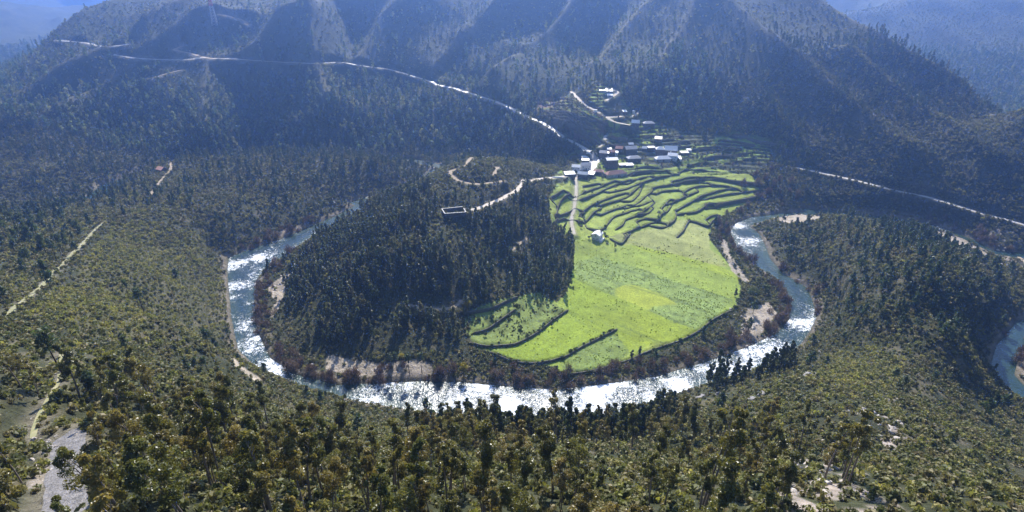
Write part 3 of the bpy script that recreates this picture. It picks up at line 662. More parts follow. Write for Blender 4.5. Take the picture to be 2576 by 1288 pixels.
# ------------------------------------------------------------------ roads
def ribbon(name, q, w, mat, lift=.08):
    d = np.gradient(q, axis=0); d /= np.linalg.norm(d, axis=1)[:, None] + 1e-9
    nr = np.stack([-d[:, 1], d[:, 0]], 1); n = len(q)
    wob = 1 + .16 * np.sin(np.arange(n) * 1.7) * np.sin(np.arange(n) * .53 + 1)
    offs = np.linspace(-.5, .5, 5)
    rows = [q + nr * (o * w * wob)[:, None] for o in offs]
    far = q[:, 1].mean() > 640
    zc = [hat(r[:, 0], r[:, 1]) + lift + (.35 if far else 0) for r in rows]
    co = np.concatenate([np.column_stack([r, z]) for r, z in zip(rows, zc)])
    f = []
    for k in range(len(offs) - 1):
        a = np.arange(n - 1) + k * n
        f.append(np.stack([a + n, a, a + 1, a + n + 1], -1))
    return mesh_np(name, co, np.concatenate(f), [mat], smooth=True)
for name, wd, mat, q, zs, verge in ROADQ:
    tag(link(name, ribbon(name, q, wd, M[mat])), kind='structure')
# the village square
pc = PLAZA.mean(0); rings = [1.0, .75, .5, .25]
pl = smooth_line(np.concatenate([PLAZA, PLAZA[:1]]), 2)[:-1]
pv = [pc + (pl - pc) * s for s in rings]
pco = np.concatenate([np.column_stack([v, hat(v[:, 0], v[:, 1]) + .12]) for v in pv] + [np.array([[pc[0], pc[1], ground_z(*pc) + .12]])])
n = len(pl); pf = []
for k in range(3):
    for i in range(n): pf.append((k * n + i, k * n + (i + 1) % n, (k + 1) * n + (i + 1) % n, (k + 1) * n + i))
for i in range(0, n - 1, 2): pf.append((3 * n + i, 3 * n + i + 1, 3 * n + (i + 2) % n, 4 * n))
tag(link('square', mesh_np('square', pco, pf, [M['asphalt']], smooth=True)), kind='structure')

# ------------------------------------------------------------------ dry stone terrace walls, each one a thing
NUM = ['lowest', 'second', 'third', 'fourth', 'fifth', 'sixth', 'seventh', 'eighth', 'ninth', 'tenth', 'eleventh', 'twelfth', 'thirteenth', 'fourteenth', 'fifteenth', 'sixteenth', 'seventeenth', 'eighteenth', 'nineteenth', 'twentieth', 'twenty-first', 'twenty-second', 'twenty-third', 'twenty-fourth', 'twenty-fifth', 'twenty-sixth', 'twenty-seventh', 'twenty-eighth', 'twenty-ninth', 'thirtieth']
PLACE = {'upper': 'on the terraces under the red-brown barn', 'right': 'on the terraces nearest the right-hand river bend', 'middle': 'between the white cottage and the upper terraces', 'path': 'beside the cobbled path down from the village',
         'field': 'round the meadow at the foot of the wooded hill', 'village': 'among the gardens of the village houses', 'brown': 'on the brown terraces left of the upper lane'}
byk = {}
for s in STEP: byk.setdefault(s[0], []).append(s)
for key, lst in byk.items():
    lst.sort(key=lambda s: s[2][:, 1].mean())
    for r, (k_, h, q) in enumerate(lst):
        d = np.gradient(q, axis=0); d /= np.linalg.norm(d, axis=1)[:, None] + 1e-9
        nr = np.stack([-d[:, 1], d[:, 0]], 1)
        m_ = len(q)
        up_ = q + nr * 2.6; dn = q - nr * 2.8
        zt = hat(up_[:, 0], up_[:, 1]); zb = np.minimum(hat(dn[:, 0], dn[:, 1]) - .5, zt - .4)
        zt = zt - .05 + .22 * (vnoise(np.arange(m_) * .8, np.zeros(m_) + r, 40 + len(key)) - .3)
        jit = lambda s: (vnoise(np.arange(m_) * 1.3, np.zeros(m_) + s, 50 + r) - .5)[:, None] * nr * .5
        rows = [np.column_stack([q - nr * .75 + jit(1), zb]), np.column_stack([q - nr * .6 + jit(2), zb * .5 + zt * .5]), np.column_stack([q - nr * .45 + jit(3), zt]), np.column_stack([q + nr * .05, zt + .02]), np.column_stack([q + nr * .1, zb])]
        co = np.concatenate(rows); f = []
        for k in range(4):
            a = np.arange(m_ - 1) + k * m_; f.append(np.stack([a, a + 1, a + m_ + 1, a + m_], -1))
        f.append(np.array([[0, m_, 2 * m_, 3 * m_], [0, 3 * m_, 4 * m_, 4 * m_]][:1]))
        o = link('terrace_wall', mesh_np('terrace_wall', co, np.concatenate(f), [M['drywall']]))
        ln = np.linalg.norm(np.diff(q, axis=0), axis=1).sum()
        lbl = ('long ' if ln > 55 else 'short ' if ln < 26 else '') + 'dark dry-stone terrace wall, ' + NUM[r] + ' of those ' + PLACE[key] + ' counting upward'
        tag(o, ' '.join(lbl.split()[:16]) if len(lbl.split()) > 16 else lbl, 'wall', 'terrace walls ' + PLACE[key])
# ------------------------------------------------------------------ plant meshes: trunks, limbs and many leaf-sized faces
def leaf_quads(rng, cen, rad, n, size, droop=.25, shell=.45, elong=1.5):
    """n small leaf clumps spread through an ellipsoid"""
    d = rng.normal(size=(n, 3)); d /= np.linalg.norm(d, axis=1)[:, None]
    r = shell + (1 - shell) * rng.random(n) ** .6
    p = np.asarray(cen) + d * np.asarray(rad) * r[:, None]
    nrm = d * .6 + rng.normal(size=(n, 3)) * .8 + np.array([0, 0, .25]); nrm /= np.linalg.norm(nrm, axis=1)[:, None]
    t = np.cross(nrm, rng.normal(size=(n, 3))); t[:, 2] -= droop; t -= nrm * (t * nrm).sum(1)[:, None]; t /= np.linalg.norm(t, axis=1)[:, None] + 1e-9
    b = np.cross(nrm, t); s = size * (.55 + .9 * rng.random(n))[:, None]
    q = np.stack([p - t * s * elong * .5, p + b * s * .42 + nrm * s * .12, p + t * s * elong * .5, p - b * s * .42 + nrm * s * .12], 1)
    return q.reshape(-1, 3)
def tube(pts, rad, k=6):
    pts = np.asarray(pts, float); n = len(pts); v = []; f = []
    for i in range(n):
        d = pts[min(i + 1, n - 1)] - pts[max(i - 1, 0)]; d /= np.linalg.norm(d) + 1e-9
        a = np.cross(d, [0.3, 1, .1]); a /= np.linalg.norm(a) + 1e-9; b = np.cross(d, a)
        for j in range(k):
            w = 2 * math.pi * j / k; v.append(pts[i] + rad[i] * (a * math.cos(w) + b * math.sin(w)))
    for i in range(n - 1):
        for j in range(k): f.append((i * k + j, i * k + (j + 1) % k, (i + 1) * k + (j + 1) % k, (i + 1) * k + j))
    return np.array(v), np.array(f)
class Plant:
    def __init__(self, seed): self.rng = np.random.default_rng(seed); self.lv = []; self.lt = []; self.tv = []; self.tf = []; self.n = 0
    def clump(self, cen, rad, n, size, **k):
        self.lv.append(leaf_quads(self.rng, cen, rad, n, size, **k)); self.lt.append(np.full(n * 4, self.rng.random()) * .65 + .35 * np.repeat(self.rng.random(n), 4))
    def limb(self, pts, rad, k=5):
        v, f = tube(pts, rad, k); self.tf.append(f + self.n); self.tv.append(v); self.n += len(v)
    def crown(self, name, mat):
        v = np.concatenate(self.lv); return mesh_np(name, v, np.arange(len(v)).reshape(-1, 4), [mat], tint=np.concatenate(self.lt))
    def trunk(self, name, mat): return mesh_np(name, np.concatenate(self.tv), np.concatenate(self.tf), [mat], smooth=True)
    def whole(self, name, leaf, bark):
        v = np.concatenate(self.lv); t = np.concatenate(self.tv); f = np.arange(len(v)).reshape(-1, 4)
        return mesh_np(name, np.concatenate([v, t]), np.concatenate([f, np.concatenate(self.tf) + len(v)]), [leaf, bark], mi=np.r_[np.zeros(len(f), int), np.ones(len(np.concatenate(self.tf)), int)], tint=np.r_[np.concatenate(self.lt), np.full(len(t), .5)])
def gum_tree(seed, h=14, w=3.6, low=.38, dens=1.0, narrow=False, size=.225, multi=1):
    p = Plant(seed); r = p.rng
    tops = []
    for s in range(multi):
        lean = r.normal(0, .05 if multi == 1 else .1, 2) * h; base = r.normal(0, .35 if multi > 1 else 0, 2)
        pts = [(base[0] + lean[0] * t ** 1.6 + .25 * math.sin(3 * t + seed), base[1] + lean[1] * t ** 1.6 + .2 * math.sin(4 * t), h * .93 * t - .4 * (t == 0)) for t in np.linspace(0, 1, 7)]
        rad = np.linspace(.017 * h / math.sqrt(multi), .03, 7); p.limb(pts, rad, 6); tops.append(np.array(pts))
    nc = int(13 * dens)
    for i in range(nc):
        tp = tops[i % multi]; u = low + (1 - low) * ((i + r.random() * .7) / nc)
        c = np.array([np.interp(u * 6, range(7), tp[:, k]) for k in range(3)]); c[2] = u * h
        prof = math.sin(math.pi * min(1, max(.12, (u - low) / (1 - low) * .72 + .22))) ** .8
        a = r.random() * 6.283; off = w * .5 * prof * (.25 + .75 * r.random())
        cc = c + np.array([math.cos(a) * off, math.sin(a) * off, r.normal(0, .25)])
        q = .5 * w * (.36 + .22 * r.random()) * (0.55 + .45 * prof)
        p.clump(cc, (q, q, q * (1.25 if narrow else .95)), int(310 * dens * (.6 + .6 * r.random())), size, droop=.7)
        p.limb([c - np.array([0, 0, off * .9]), (c + cc) / 2 - np.array([0, 0, off * .2]), cc], [.05, .035, .015], 4)
    return p
def wood_tree(seed, h=11, w=3.2, low=.22, n=11, leafn=24, size=.8):
    p = Plant(seed); r = p.rng; lean = r.normal(0, .03, 2) * h
    pts = [(lean[0] * t * t, lean[1] * t * t, h * .95 * t - .3 * (t == 0)) for t in np.linspace(0, 1, 5)]
    p.limb(pts, np.linspace(.016 * h, .03, 5), 5)
    for i in range(n):
        u = low + (1 - low) * (i + r.random() * .8) / n; prof = (1 - ((u - low) / (1 - low)) ** 1.5) * .85 + .18
        if u < low + .12: prof *= .8
        a = r.random() * 6.283; off = w * .42 * prof * (.3 + .8 * r.random())
        c = np.array([lean[0] * u * u + math.cos(a) * off, lean[1] * u * u + math.sin(a) * off, u * h]); q = w * .32 * (.45 + .6 * prof)
        p.clump(c, (q, q, q * .95), int(leafn * (.6 + .7 * r.random())), size, droop=.4)
    return p
def tall_pine(seed, h=14, w=5, low=.6, n=12):
    p = Plant(seed); r = p.rng; lean = r.normal(0, .04, 2) * h
    pts = [(lean[0] * t * t + .2 * math.sin(3 * t), lean[1] * t * t, h * .95 * t - .3 * (t == 0)) for t in np.linspace(0, 1, 7)]
    p.limb(pts, np.linspace(.017 * h, .04, 7), 6)
    for i in range(n):
        u = low + (1 - low) * (i + .5) / n; prof = 1.05 - .75 * ((u - low) / (1 - low)); a = i * 2.4 + r.random(); off = w * .40 * prof * (.5 + .6 * r.random())
        c0 = np.array([lean[0] * u * u, lean[1] * u * u, u * h * .97]); c = c0 + np.array([math.cos(a) * off, math.sin(a) * off, .25 * off])
        p.limb([c0, (c0 + c) / 2 + [0, 0, .1], c], [.06, .045, .02], 4)
        q = w * .17 * (.7 + .5 * r.random()); p.clump(c, (q * 1.25, q * 1.25, q * .7), 30, .5, droop=0, elong=2.0)
    for k in range(3):
        u = .3 + .25 * r.random(); a = r.random() * 6.283; p.limb([(lean[0] * u * u, lean[1] * u * u, u * h), (lean[0] * u * u + math.cos(a) * .9, lean[1] * u * u + math.sin(a) * .9, u * h + .1)], [.04, .012], 4)
    return p
def bare_bush(seed, h=4.5, w=5, n=150, twig=.11):
    p = Plant(seed); r = p.rng
    for s in range(7):
        a = r.random() * 6.283; o = w * .28 * r.random(); top = (math.cos(a) * (o + w * .16), math.sin(a) * (o + w * .16), h * (.55 + .3 * r.random()))
        p.limb([(math.cos(a) * o * .3, math.sin(a) * o * .3, -.3), (math.cos(a) * o * .7, math.sin(a) * o * .7, h * .3), top], [.09, .06, .02], 4)
    d = r.normal(size=(n, 3)); d[:, 2] = np.abs(d[:, 2]) * 1.1 + .15; d /= np.linalg.norm(d, axis=1)[:, None]
    rr_ = (.45 + .55 * r.random(n))[:, None]; c = d * rr_ * np.array([w * .5, w * .5, h]); 
    t = d * .7 + r.normal(size=(n, 3)) * .35 + [0, 0, .3]; t /= np.linalg.norm(t, axis=1)[:, None]; L = (.35 + .5 * r.random(n))[:, None] * h * .26
    b = np.cross(t, r.normal(size=(n, 3))); b /= np.linalg.norm(b, axis=1)[:, None]; b *= twig * (.6 + .9 * r.random(n))[:, None]
    q = np.stack([c - t * L - b, c - t * L + b, c + t * L + b * .3, c + t * L - b * .3], 1).reshape(-1, 3)
    p.lv.append(q); p.lt.append(np.repeat(np.clip(.5 + .35 * r.normal(size=n), 0, 1), 4)); return p
def shrub(seed, w=1.6, h=1.2, n=46, size=.42, lumps=4):
    p = Plant(seed); r = p.rng
    for i in range(lumps):
        a = r.random() * 6.283; o = w * .3 * r.random(); q = w * .3 * (.7 + .5 * r.random())
        p.clump((math.cos(a) * o, math.sin(a) * o, h * (.32 + .25 * r.random())), (q, q, h * .42), n // lumps, size, droop=-.1, shell=.55)
    p.limb([(0, 0, -.2), (.03, 0, h * .3), (.1, .05, h * .6)], [.06, .045, .02], 4); return p
def round_tree(seed, h=6, w=5, n=14, leafn=60, size=.5, low=.3):
    p = Plant(seed); r = p.rng
    p.limb([(0, 0, -.3), (.1, .05, h * .25), (.05, .1, h * .5)], [.03 * h, .025 * h, .015 * h], 6)
    for i in range(n):
        a = i * 2.4 + r.random(); el = -.2 + 1.2 * r.random(); o = w * .36 * math.cos(el) * (.5 + .5 * r.random())
        c = np.array([math.cos(a) * o, math.sin(a) * o, h * (low + (1 - low) * .45) + math.sin(el) * h * (1 - low) * .36]); q = w * .2 * (.7 + .5 * r.random())
        p.limb([(.05, .1, h * .42), (c + [0, 0, h * .3]) / 2, c], [.05, .035, .015], 4); p.clump(c, (q, q, q * .85), int(leafn * (.6 + .7 * r.random())), size)
    return p

# ------------------------------------------------------------------ placing
def proj(x, y, z):
    x, y, z = np.asarray(x, float), np.asarray(y, float), np.asarray(z, float) - H_CAM
    dep = y * CP - z * SP; up_ = y * SP + z * CP
    dep_ = np.where(dep > 1, dep, np.nan)
    return 1288 + FPX * x / dep_, 644 - FPX * up_ / dep_, dep
def jgrid(x0, x1, y0, y1, s, rng):
    nx, ny = int((x1 - x0) / s), int((y1 - y0) / s)
    X, Y = np.meshgrid(np.arange(nx), np.arange(ny)); X = X.ravel() + rng.random(nx * ny); Y = Y.ravel() + rng.random(nx * ny)
    return x0 + X * s, y0 + Y * s
def framed(x, y, z, m=140, up_=40):
    a, b, d = proj(x, y, z); return (a > -m - 300) & (a < 2576 + m + 380) & (b > -200) & (b < 1288 + m + up_ + 420) & (d > 5)
def seen(x, y, z):
    """is the point in the picture and clear of the relief"""
    a, b, d = proj(x, y, z); ok = (a > 0) & (a < 2576) & (b > 0) & (b < 1288)
    for t in np.linspace(.15, .97, 40): ok &= (H_CAM + (z - H_CAM) * t) > hat(x * t, y * t) - .5
    return ok
def fl(field, x, y): return fan_lookup(field.astype(float), x, y)
SLOPE_FREE = lambda x, y: (fl(SD, x, y) > 2.5) & (fl(RD, x, y) > .6)
WOODP = {k: world(v) for k, v in {
 'euc': [(-200,930),(0,935),(100,975),(190,985),(250,960),(330,990),(420,1010),(560,1040),(700,1075),(830,1100),(900,1130),(1000,1125),(1100,1095),(1180,1092),(1300,1098),(1420,1095),(1560,1090),(1640,1065),(1800,1070),(1950,1100),(2090,1130),(2160,1200),(2100,1290),(2050,1420),(2200,1900),(-300,1900),(-300,1420)],
 'stand': [(1080,1058),(1180,1068),(1250,1082),(1400,1090),(1560,1075),(1690,1030),(1700,1055),(1580,1110),(1400,1125),(1200,1110)],
 'stand2': [(1750,962),(1880,925),(1990,905),(2000,935),(1900,960),(1800,985)],
 'hill': [(722,690),(800,600),(897,547),(950,508),(1010,496),(1090,464),(1130,450),(1240,475),(1320,470),(1385,495),(1400,590),(1438,590),(1444,650),(1420,735),(1330,730),(1200,762),(1130,830),(1185,862),(1185,905),(1050,892),(900,885),(770,865),(724,790)],
 'clear': [(1130,560),(1230,575),(1330,610),(1350,650),(1250,690),(1170,640),(1100,600)],
 'knoll': [(1100,440),(1190,400),(1320,430),(1330,470),(1240,520),(1110,520),(1080,480)],
 'valley': [(900,380),(1050,395),(1100,410),(1180,400),(1290,400),(1420,425),(1430,370),(1350,320),(1250,270),(1120,235),(1000,200),(850,180),(780,300)],
 'dark': [(800,330),(560,330),(520,200),(640,170),(780,180),(860,260)],
 'above': [(1560,300),(1620,230),(1650,120),(1850,130),(2000,280),(2050,420),(1940,400),(1880,350),(1760,330),(1640,290)],
 'rightfoot': [(1930,480),(1960,410),(2100,430),(2300,480),(2290,520),(2150,520),(2000,530)],
 'righthill': [(1950,620),(2000,560),(2110,535),(2300,575),(2450,640),(2576,720),(2576,900),(2480,900),(2400,900),(2300,850),(2150,840),(2080,800),(2040,720)],
 'leftbank': [(600,600),(780,555),(870,520),(980,450),(960,380),(820,380),(700,480)],
 'leftpine': [(0,490),(120,500),(260,540),(240,600),(130,640),(40,640),(0,620)],
 'gorse': [(280,560),(420,560),(520,620),(570,700),(570,820),(520,830),(300,870),(120,800),(60,800),(200,660)],
 'dome': [(2010,960),(2120,870),(2200,850),(2280,900),(2260,960),(2150,990)],
}.items()}
def inz(k, x, y): return inside(x, y, WOODP[k])
def put(name, mesh, x, y, z, rz, s, label, cat, group, tilt=0):
    o = link(name, mesh); o.location = (x, y, z); o.rotation_euler = (random.gauss(0, tilt), random.gauss(0, tilt), rz); o.scale = (s, s, s * random.uniform(.9, 1.15))
    return tag(o, label, cat, group)
def put_parts(name, crown, trunk, x, y, z, rz, s, label, cat, group, tilt=.02):
    r = link(name, None); r.empty_display_size = .5; r.location = (x, y, z); r.rotation_euler = (random.gauss(0, tilt), random.gauss(0, tilt), rz); r.scale = (s, s, s * random.uniform(.9, 1.15))
    tag(r, label, cat, group)
    c = link('crown', crown, r); t = link('trunk', trunk, r)
    return r, c, t
def stuff(name, x, y, z, s, protos, cat=None, tilt=.06, rng=RNG, var=None):
    """one mass of plants: the points carry turn, size and kind; each kind is the mesh of a plant that stands in the picture"""
    n = len(x); me = bpy.data.meshes.new(name); me.vertices.add(n)
    me.vertices.foreach_set('co', np.column_stack([x, y, z]).astype(np.float32).ravel())
    def at(nm, ty, v, fld='value'):
        a = me.attributes.new(nm, ty, 'POINT'); a.data.foreach_set(fld, v)
    rot = np.column_stack([rng.normal(0, tilt, n), rng.normal(0, tilt, n), rng.random(n) * 6.283]).astype(np.float32)
    at('turn', 'FLOAT_VECTOR', rot.ravel(), 'vector')
    sc3 = np.column_stack([s, s, s * rng.uniform(.85, 1.2, n)]).astype(np.float32); at('size', 'FLOAT_VECTOR', sc3.ravel(), 'vector')
    at('sort', 'INT', (rng.integers(0, len(protos), n) if var is None else var).astype(np.int32))
    o = link(name, me); tag(o, kind='stuff')
    g = bpy.data.node_groups.new(name, 'GeometryNodeTree')
    g.interface.new_socket('Geometry', in_out='INPUT', socket_type='NodeSocketGeometry'); g.interface.new_socket('Geometry', in_out='OUTPUT', socket_type='NodeSocketGeometry')
    gi = g.nodes.new('NodeGroupInput'); go = g.nodes.new('NodeGroupOutput'); ip = g.nodes.new('GeometryNodeInstanceOnPoints')
    jn = g.nodes.new('GeometryNodeJoinGeometry')
    for p in protos:
        if not isinstance(p, (tuple, list)): p = (p,)
        if len(p) == 1:
            oi = g.nodes.new('GeometryNodeObjectInfo'); oi.inputs['Object'].default_value = p[0]; oi.inputs['As Instance'].default_value = True; g.links.new(oi.outputs['Geometry'], jn.inputs[0])
        else:
            j2 = g.nodes.new('GeometryNodeJoinGeometry'); gt = g.nodes.new('GeometryNodeGeometryToInstance')
            for q in p:
                oi = g.nodes.new('GeometryNodeObjectInfo'); oi.inputs['Object'].default_value = q; g.links.new(oi.outputs['Geometry'], j2.inputs[0])
            g.links.new(j2.outputs[0], gt.inputs[0]); g.links.new(gt.outputs[0], jn.inputs[0])
    def na(nm, ty):
        a = g.nodes.new('GeometryNodeInputNamedAttribute'); a.data_type = ty; a.inputs['Name'].default_value = nm; return a.outputs[0]
    ip.inputs['Pick Instance'].default_value = True
    g.links.new(gi.outputs[0], ip.inputs['Points']); g.links.new(jn.outputs[0], ip.inputs['Instance'])
    g.links.new(na('sort', 'INT'), ip.inputs['Instance Index']); g.links.new(na('turn', 'FLOAT_VECTOR'), ip.inputs['Rotation']); g.links.new(na('size', 'FLOAT_VECTOR'), ip.inputs['Scale'])
    g.links.new(ip.outputs[0], go.inputs[0])
    md = o.modifiers.new('plants', 'NODES'); md.node_group = g
    return o
def dist3(x, y, z): return np.sqrt(x * x + y * y + (z - H_CAM) ** 2)

OPEN = [(*world([pt])[0], r_) for pt, r_ in (((404,440),11),((408,462),9),((418,430),8),((230,545),12),((212,535),10),((1105,446),10),((2020,556),8))]
def open_spots(x, y):
    k = np.ones(len(x), bool)
    for a, b, r_ in OPEN: k &= (x - a) ** 2 + (y - b) ** 2 > r_ * r_
    return k
# ------------------------------------------------------------------ the gum trees on the near slope
GUM = [(g.crown('gum_crown', M['euc']), g.trunk('gum_trunk', M['gum_bark'])) for g in (gum_tree(100, 15, 3.6, .42, 1.1), gum_tree(101, 17, 4.4, .40, 1.25), gum_tree(102, 13, 2.8, .36, .8), gum_tree(103, 14, 4.4, .5, 1.0, multi=2), gum_tree(104, 9, 2.6, .22, .7), gum_tree(105, 18, 3.8, .52, 1.0, multi=2), gum_tree(106, 11, 4.4, .34, 1.0, multi=3), gum_tree(107, 15, 2.6, .55, .7), gum_tree(108, 7, 3.0, .15, .7, multi=2))]
r1 = np.random.default_rng(11)
x, y = jgrid(-330, 330, -60, 260, 4.7, r1)
z = hat(x, y)
k = inz('euc', x, y) & SLOPE_FREE(x, y) & (fl(VERGE, x, y) > -.5) & (fbm(x, y, 26, 3, 61) + r1.normal(0, .2, len(x)) > -.08)
qb = world([(1900,1180),(2050,1170),(2160,1230),(2200,1290),(2250,1420),(1950,1420),(1980,1260)]); k &= ~(inside(x, y, qb) & (r1.random(len(x)) < .6))
k &= framed(x, y, z + 10, 120, 260)
x, y, z = x[k], y[k], z[k]
a, b, d = proj(x, y, z + 9); order = np.argsort(dist3(x, y, z) + np.where((a > 0) & (a < 2576) & (b < 1288), 0, 500))
x, y, z = x[order], y[order], z[order]
GUM_PROTO = {}
for i in range(min(300, len(x))):
    v = r1.integers(0, len(GUM)); s = r1.uniform(.5, 1.0)
    rt_, c_, t_ = put_parts('gum_tree', *GUM[v], x[i], y[i], z[i] - .2, r1.random() * 6.28, s, 'olive-brown gum tree with bare slender trunk on the near slope', 'tree', 'gum trees on the near slope')
    GUM_PROTO.setdefault(v, (c_, t_))
if len(x) > 300:
    stuff('gum_plantation', x[300:], y[300:], z[300:] - .2, r1.uniform(.5, .95, len(x) - 300), [GUM_PROTO[v] for v in sorted(GUM_PROTO)])
# dark gum stand along the near bank of the river
RG = [g.whole('river_gum', M['rivergum'], M['bark']) for g in (gum_tree(120, 17, 4.0, .25, 1.1, True, .36), gum_tree(121, 15, 3.6, .3, 1.0, True, .36), gum_tree(122, 19, 4.4, .28, 1.15, True, .36), gum_tree(123, 13, 4.4, .2, 1.1, True, .36))]
x, y = jgrid(-100, 260, 150, 300, 4.6, r1); z = hat(x, y)
k = ((inz('stand', x, y)) | (inz('stand2', x, y) & (r1.random(len(x)) < .8))) & (fl(SD, x, y) > .6) & (fbm(x, y, 16, 2, 63) > -.32)
x, y, z = x[k], y[k], z[k]
o = np.argsort(dist3(x, y, z))[:300]
for i in o: put('river_gum', RG[r1.integers(0, 4)], x[i], y[i], z[i] - .2, r1.random() * 6.28, r1.uniform(.6, .98), 'tall dark gum tree in the stand on the near river bank', 'tree', 'dark gum trees on the near river bank', .02)

# ------------------------------------------------------------------ the wood on the central hill and other woods of the middle distance
WT = [t.whole('wood_tree', M['wood'], M['pine_bark']) for t in (wood_tree(200, 11, 3.4), wood_tree(201, 13, 3.6, .25, 12), wood_tree(202, 9, 3.2), wood_tree(203, 12, 4.0, .3, 12), wood_tree(204, 14, 3.4, .2, 13), wood_tree(205, 7.5, 3.6, .2))]
x, y = jgrid(-260, 130, 270, 520, 4.3, r1); z = hat(x, y)
k = inz('hill', x, y) & (fl(GREEN, x, y) < .3) & SLOPE_FREE(x, y) & (fl(VERGE, x, y) > 0)
cl = inz('clear', x, y) | inz('knoll', x, y); k &= ~(cl & (r1.random(len(x)) < .80)); k &= (fbm(x, y, 18, 2, 65) > -.26)
ex = at_z(1140, 530, 45); k &= ~((np.abs(x - ex[0]) < 12) & (y - ex[1] < 11) & (y - ex[1] > -24))
x, y, z = x[k], y[k], z[k]; sc = r1.uniform(.62, 1.1, len(x))
vis_ = seen(x, y, z + 8); order = np.argsort(np.where(vis_, 0, 1000) + dist3(x, y, z) - 60 * sc); PROTO_W = {}
for i in order[:300]:
    v = r1.integers(0, 6); ob = put('pine_wood_tree', WT[v], x[i], y[i], z[i] - .2, r1.random() * 6.28, sc[i], 'dark slender tree in the wood on the central hill', 'tree', 'dark trees of the central hill', .03); PROTO_W.setdefault(v, ob)
rest = order[300:]
PW = [PROTO_W[v] for v in sorted(PROTO_W)]
stuff('hill_wood', x[rest], y[rest], z[rest] - .2, sc[rest], PW, rng=r1)
# scattered pines on the left bank, the right hill and the valley floor
x, y = jgrid(-620, 560, 170, 700, 6.2, r1); z = hat(x, y)
den = .05 + .0 * x
den = np.where(inz('valley', x, y), .85, den); den = np.where(inz('leftbank', x, y), .42, den); den = np.where(inz('righthill', x, y), .52, den)
den = np.where(inz('rightfoot', x, y), .8, den); den = np.where(inz('leftpine', x, y), .34, den); den = np.where((x < -200) & (y > 400), np.maximum(den, .3), den); den = np.where((x < -330) & (y > 560), .6, den)
den = np.where((y > 560) & (fl(VILL, x, y) < .1), np.maximum(den, .6), den); den = np.where(inz('above', x, y), .9, den)
den = np.where((fl(SD, x, y) < 34) & (x < -60) & (x > -330) & (y > 503), .95, den); den = np.where(inz('gorse', x, y) | inz('dome', x, y), .015, den); den = np.where(inz('hill', x, y) | inz('euc', x, y), 0, den); den = np.where(fl(GREEN, x, y) > .2, 0, den); den = np.where(fl(VILL, x, y) > .3, .03, den); den = np.where(fl(BROWN, x, y) > .3, .05, den)
den *= .55 + .9 * (fbm(x, y, 45, 3, 67) > -.12)
k = (r1.random(len(x)) < den) & SLOPE_FREE(x, y) & (fl(VERGE, x, y) > 0) & framed(x, y, z + 6) & open_spots(x, y)
x, y, z = x[k], y[k], z[k]; sc = r1.uniform(.45, .95, len(x))
vis_ = seen(x, y, z + 6); order = np.argsort(np.where(vis_, 0, 5000) + dist3(x, y, z) / sc)
PT = [t.whole('pine_tree', M['pine'], M['pine_bark']) for t in (wood_tree(220, 10, 4.0, .25, 10, 30, .8), wood_tree(221, 12, 4.4, .35, 10, 32, .8), wood_tree(222, 8, 3.8, .2, 9, 28, .8), wood_tree(223, 11, 5.0, .4, 11, 30, .85))]
PROTO_P = {}
for i in order[:300]:
    v = r1.integers(0, 4); side_ = 'left of the river' if x[i] < -60 else 'on the hill right of the river'
    ob = put('pine_tree', PT[v], x[i], y[i], z[i] - .2, r1.random() * 6.28, sc[i], 'dark green pine standing in the scrub ' + side_, 'tree', 'pines in the scrub ' + side_, .03); PROTO_P.setdefault(v, ob)
PP = [PROTO_P[v] for v in sorted(PROTO_P)]
rest = order[300:]; stuff('valley_wood', x[rest], y[rest], z[rest] - .2, sc[rest], PP + PW, rng=r1)
# woods and scrub trees of the mountain
FT = []
for sd_, hh, ww in ((240, 12, 5.4), (241, 15, 5.6), (242, 10, 6.2), (243, 13, 4.6)):
    t = wood_tree(sd_, hh, ww, .15, 10, 17, 1.15); FT.append(t.whole('mountain_tree', M['far_wood'], M['pine_bark']))
x, y = jgrid(-1250, 1150, 600, 1750, 6.8, r1); z = hat(x, y)
fo = fbm(x, y, 130, 4, 71) + .25 * fbm(x, y, 30, 2, 73)
den = np.where(z < 62, .8, .16) * (fo > -.12) + np.where(z < 62, .14, .03)
den = np.where(inz('dark', x, y) | inz('valley', x, y) | inz('above', x, y), .95, den)
den = np.where((x > 230) & (z > 55), den * .12 + .01, den); den = np.where(fl(np.minimum(CREST, 60), x, y) < 7, den * .2, den)
den = np.where(y > 1000, den * .8, den)
k = (r1.random(len(x)) < den) & SLOPE_FREE(x, y) & (fl(VERGE, x, y) > 0) & (fl(VILL, x, y) < .3) & (fl(BROWN, x, y) < .3) & framed(x, y, z + 5) & (y > 640 + 40 * fbm(x, y, 60, 2, 5))
x, y, z = x[k], y[k], z[k]; sc = r1.uniform(.5, 1.15, len(x)) * np.where(z > 110, .75, 1)
vis_ = seen(x, y, z + 7); order = np.argsort(np.where(vis_, 0, 9000) + dist3(x, y, z) / sc); FPR = {}
for i in order[:300]:
    v = r1.integers(0, 4); ob = put('mountain_tree', FT[v], x[i], y[i], z[i] - .2, r1.random() * 6.28, sc[i], 'bluish dark tree in the forest at the mountain foot', 'tree', 'trees at the mountain foot', .03); FPR.setdefault(v, ob)
keep_ = np.zeros(len(x), bool); keep_[order[300:]] = True; near_ok = seen(x, y, z + 9) | (r1.random(len(x)) < .25); keep_ &= near_ok
stuff('mountain_forest', x[keep_], y[keep_], z[keep_] - .2, sc[keep_], [FPR[v] for v in sorted(FPR)], rng=r1)

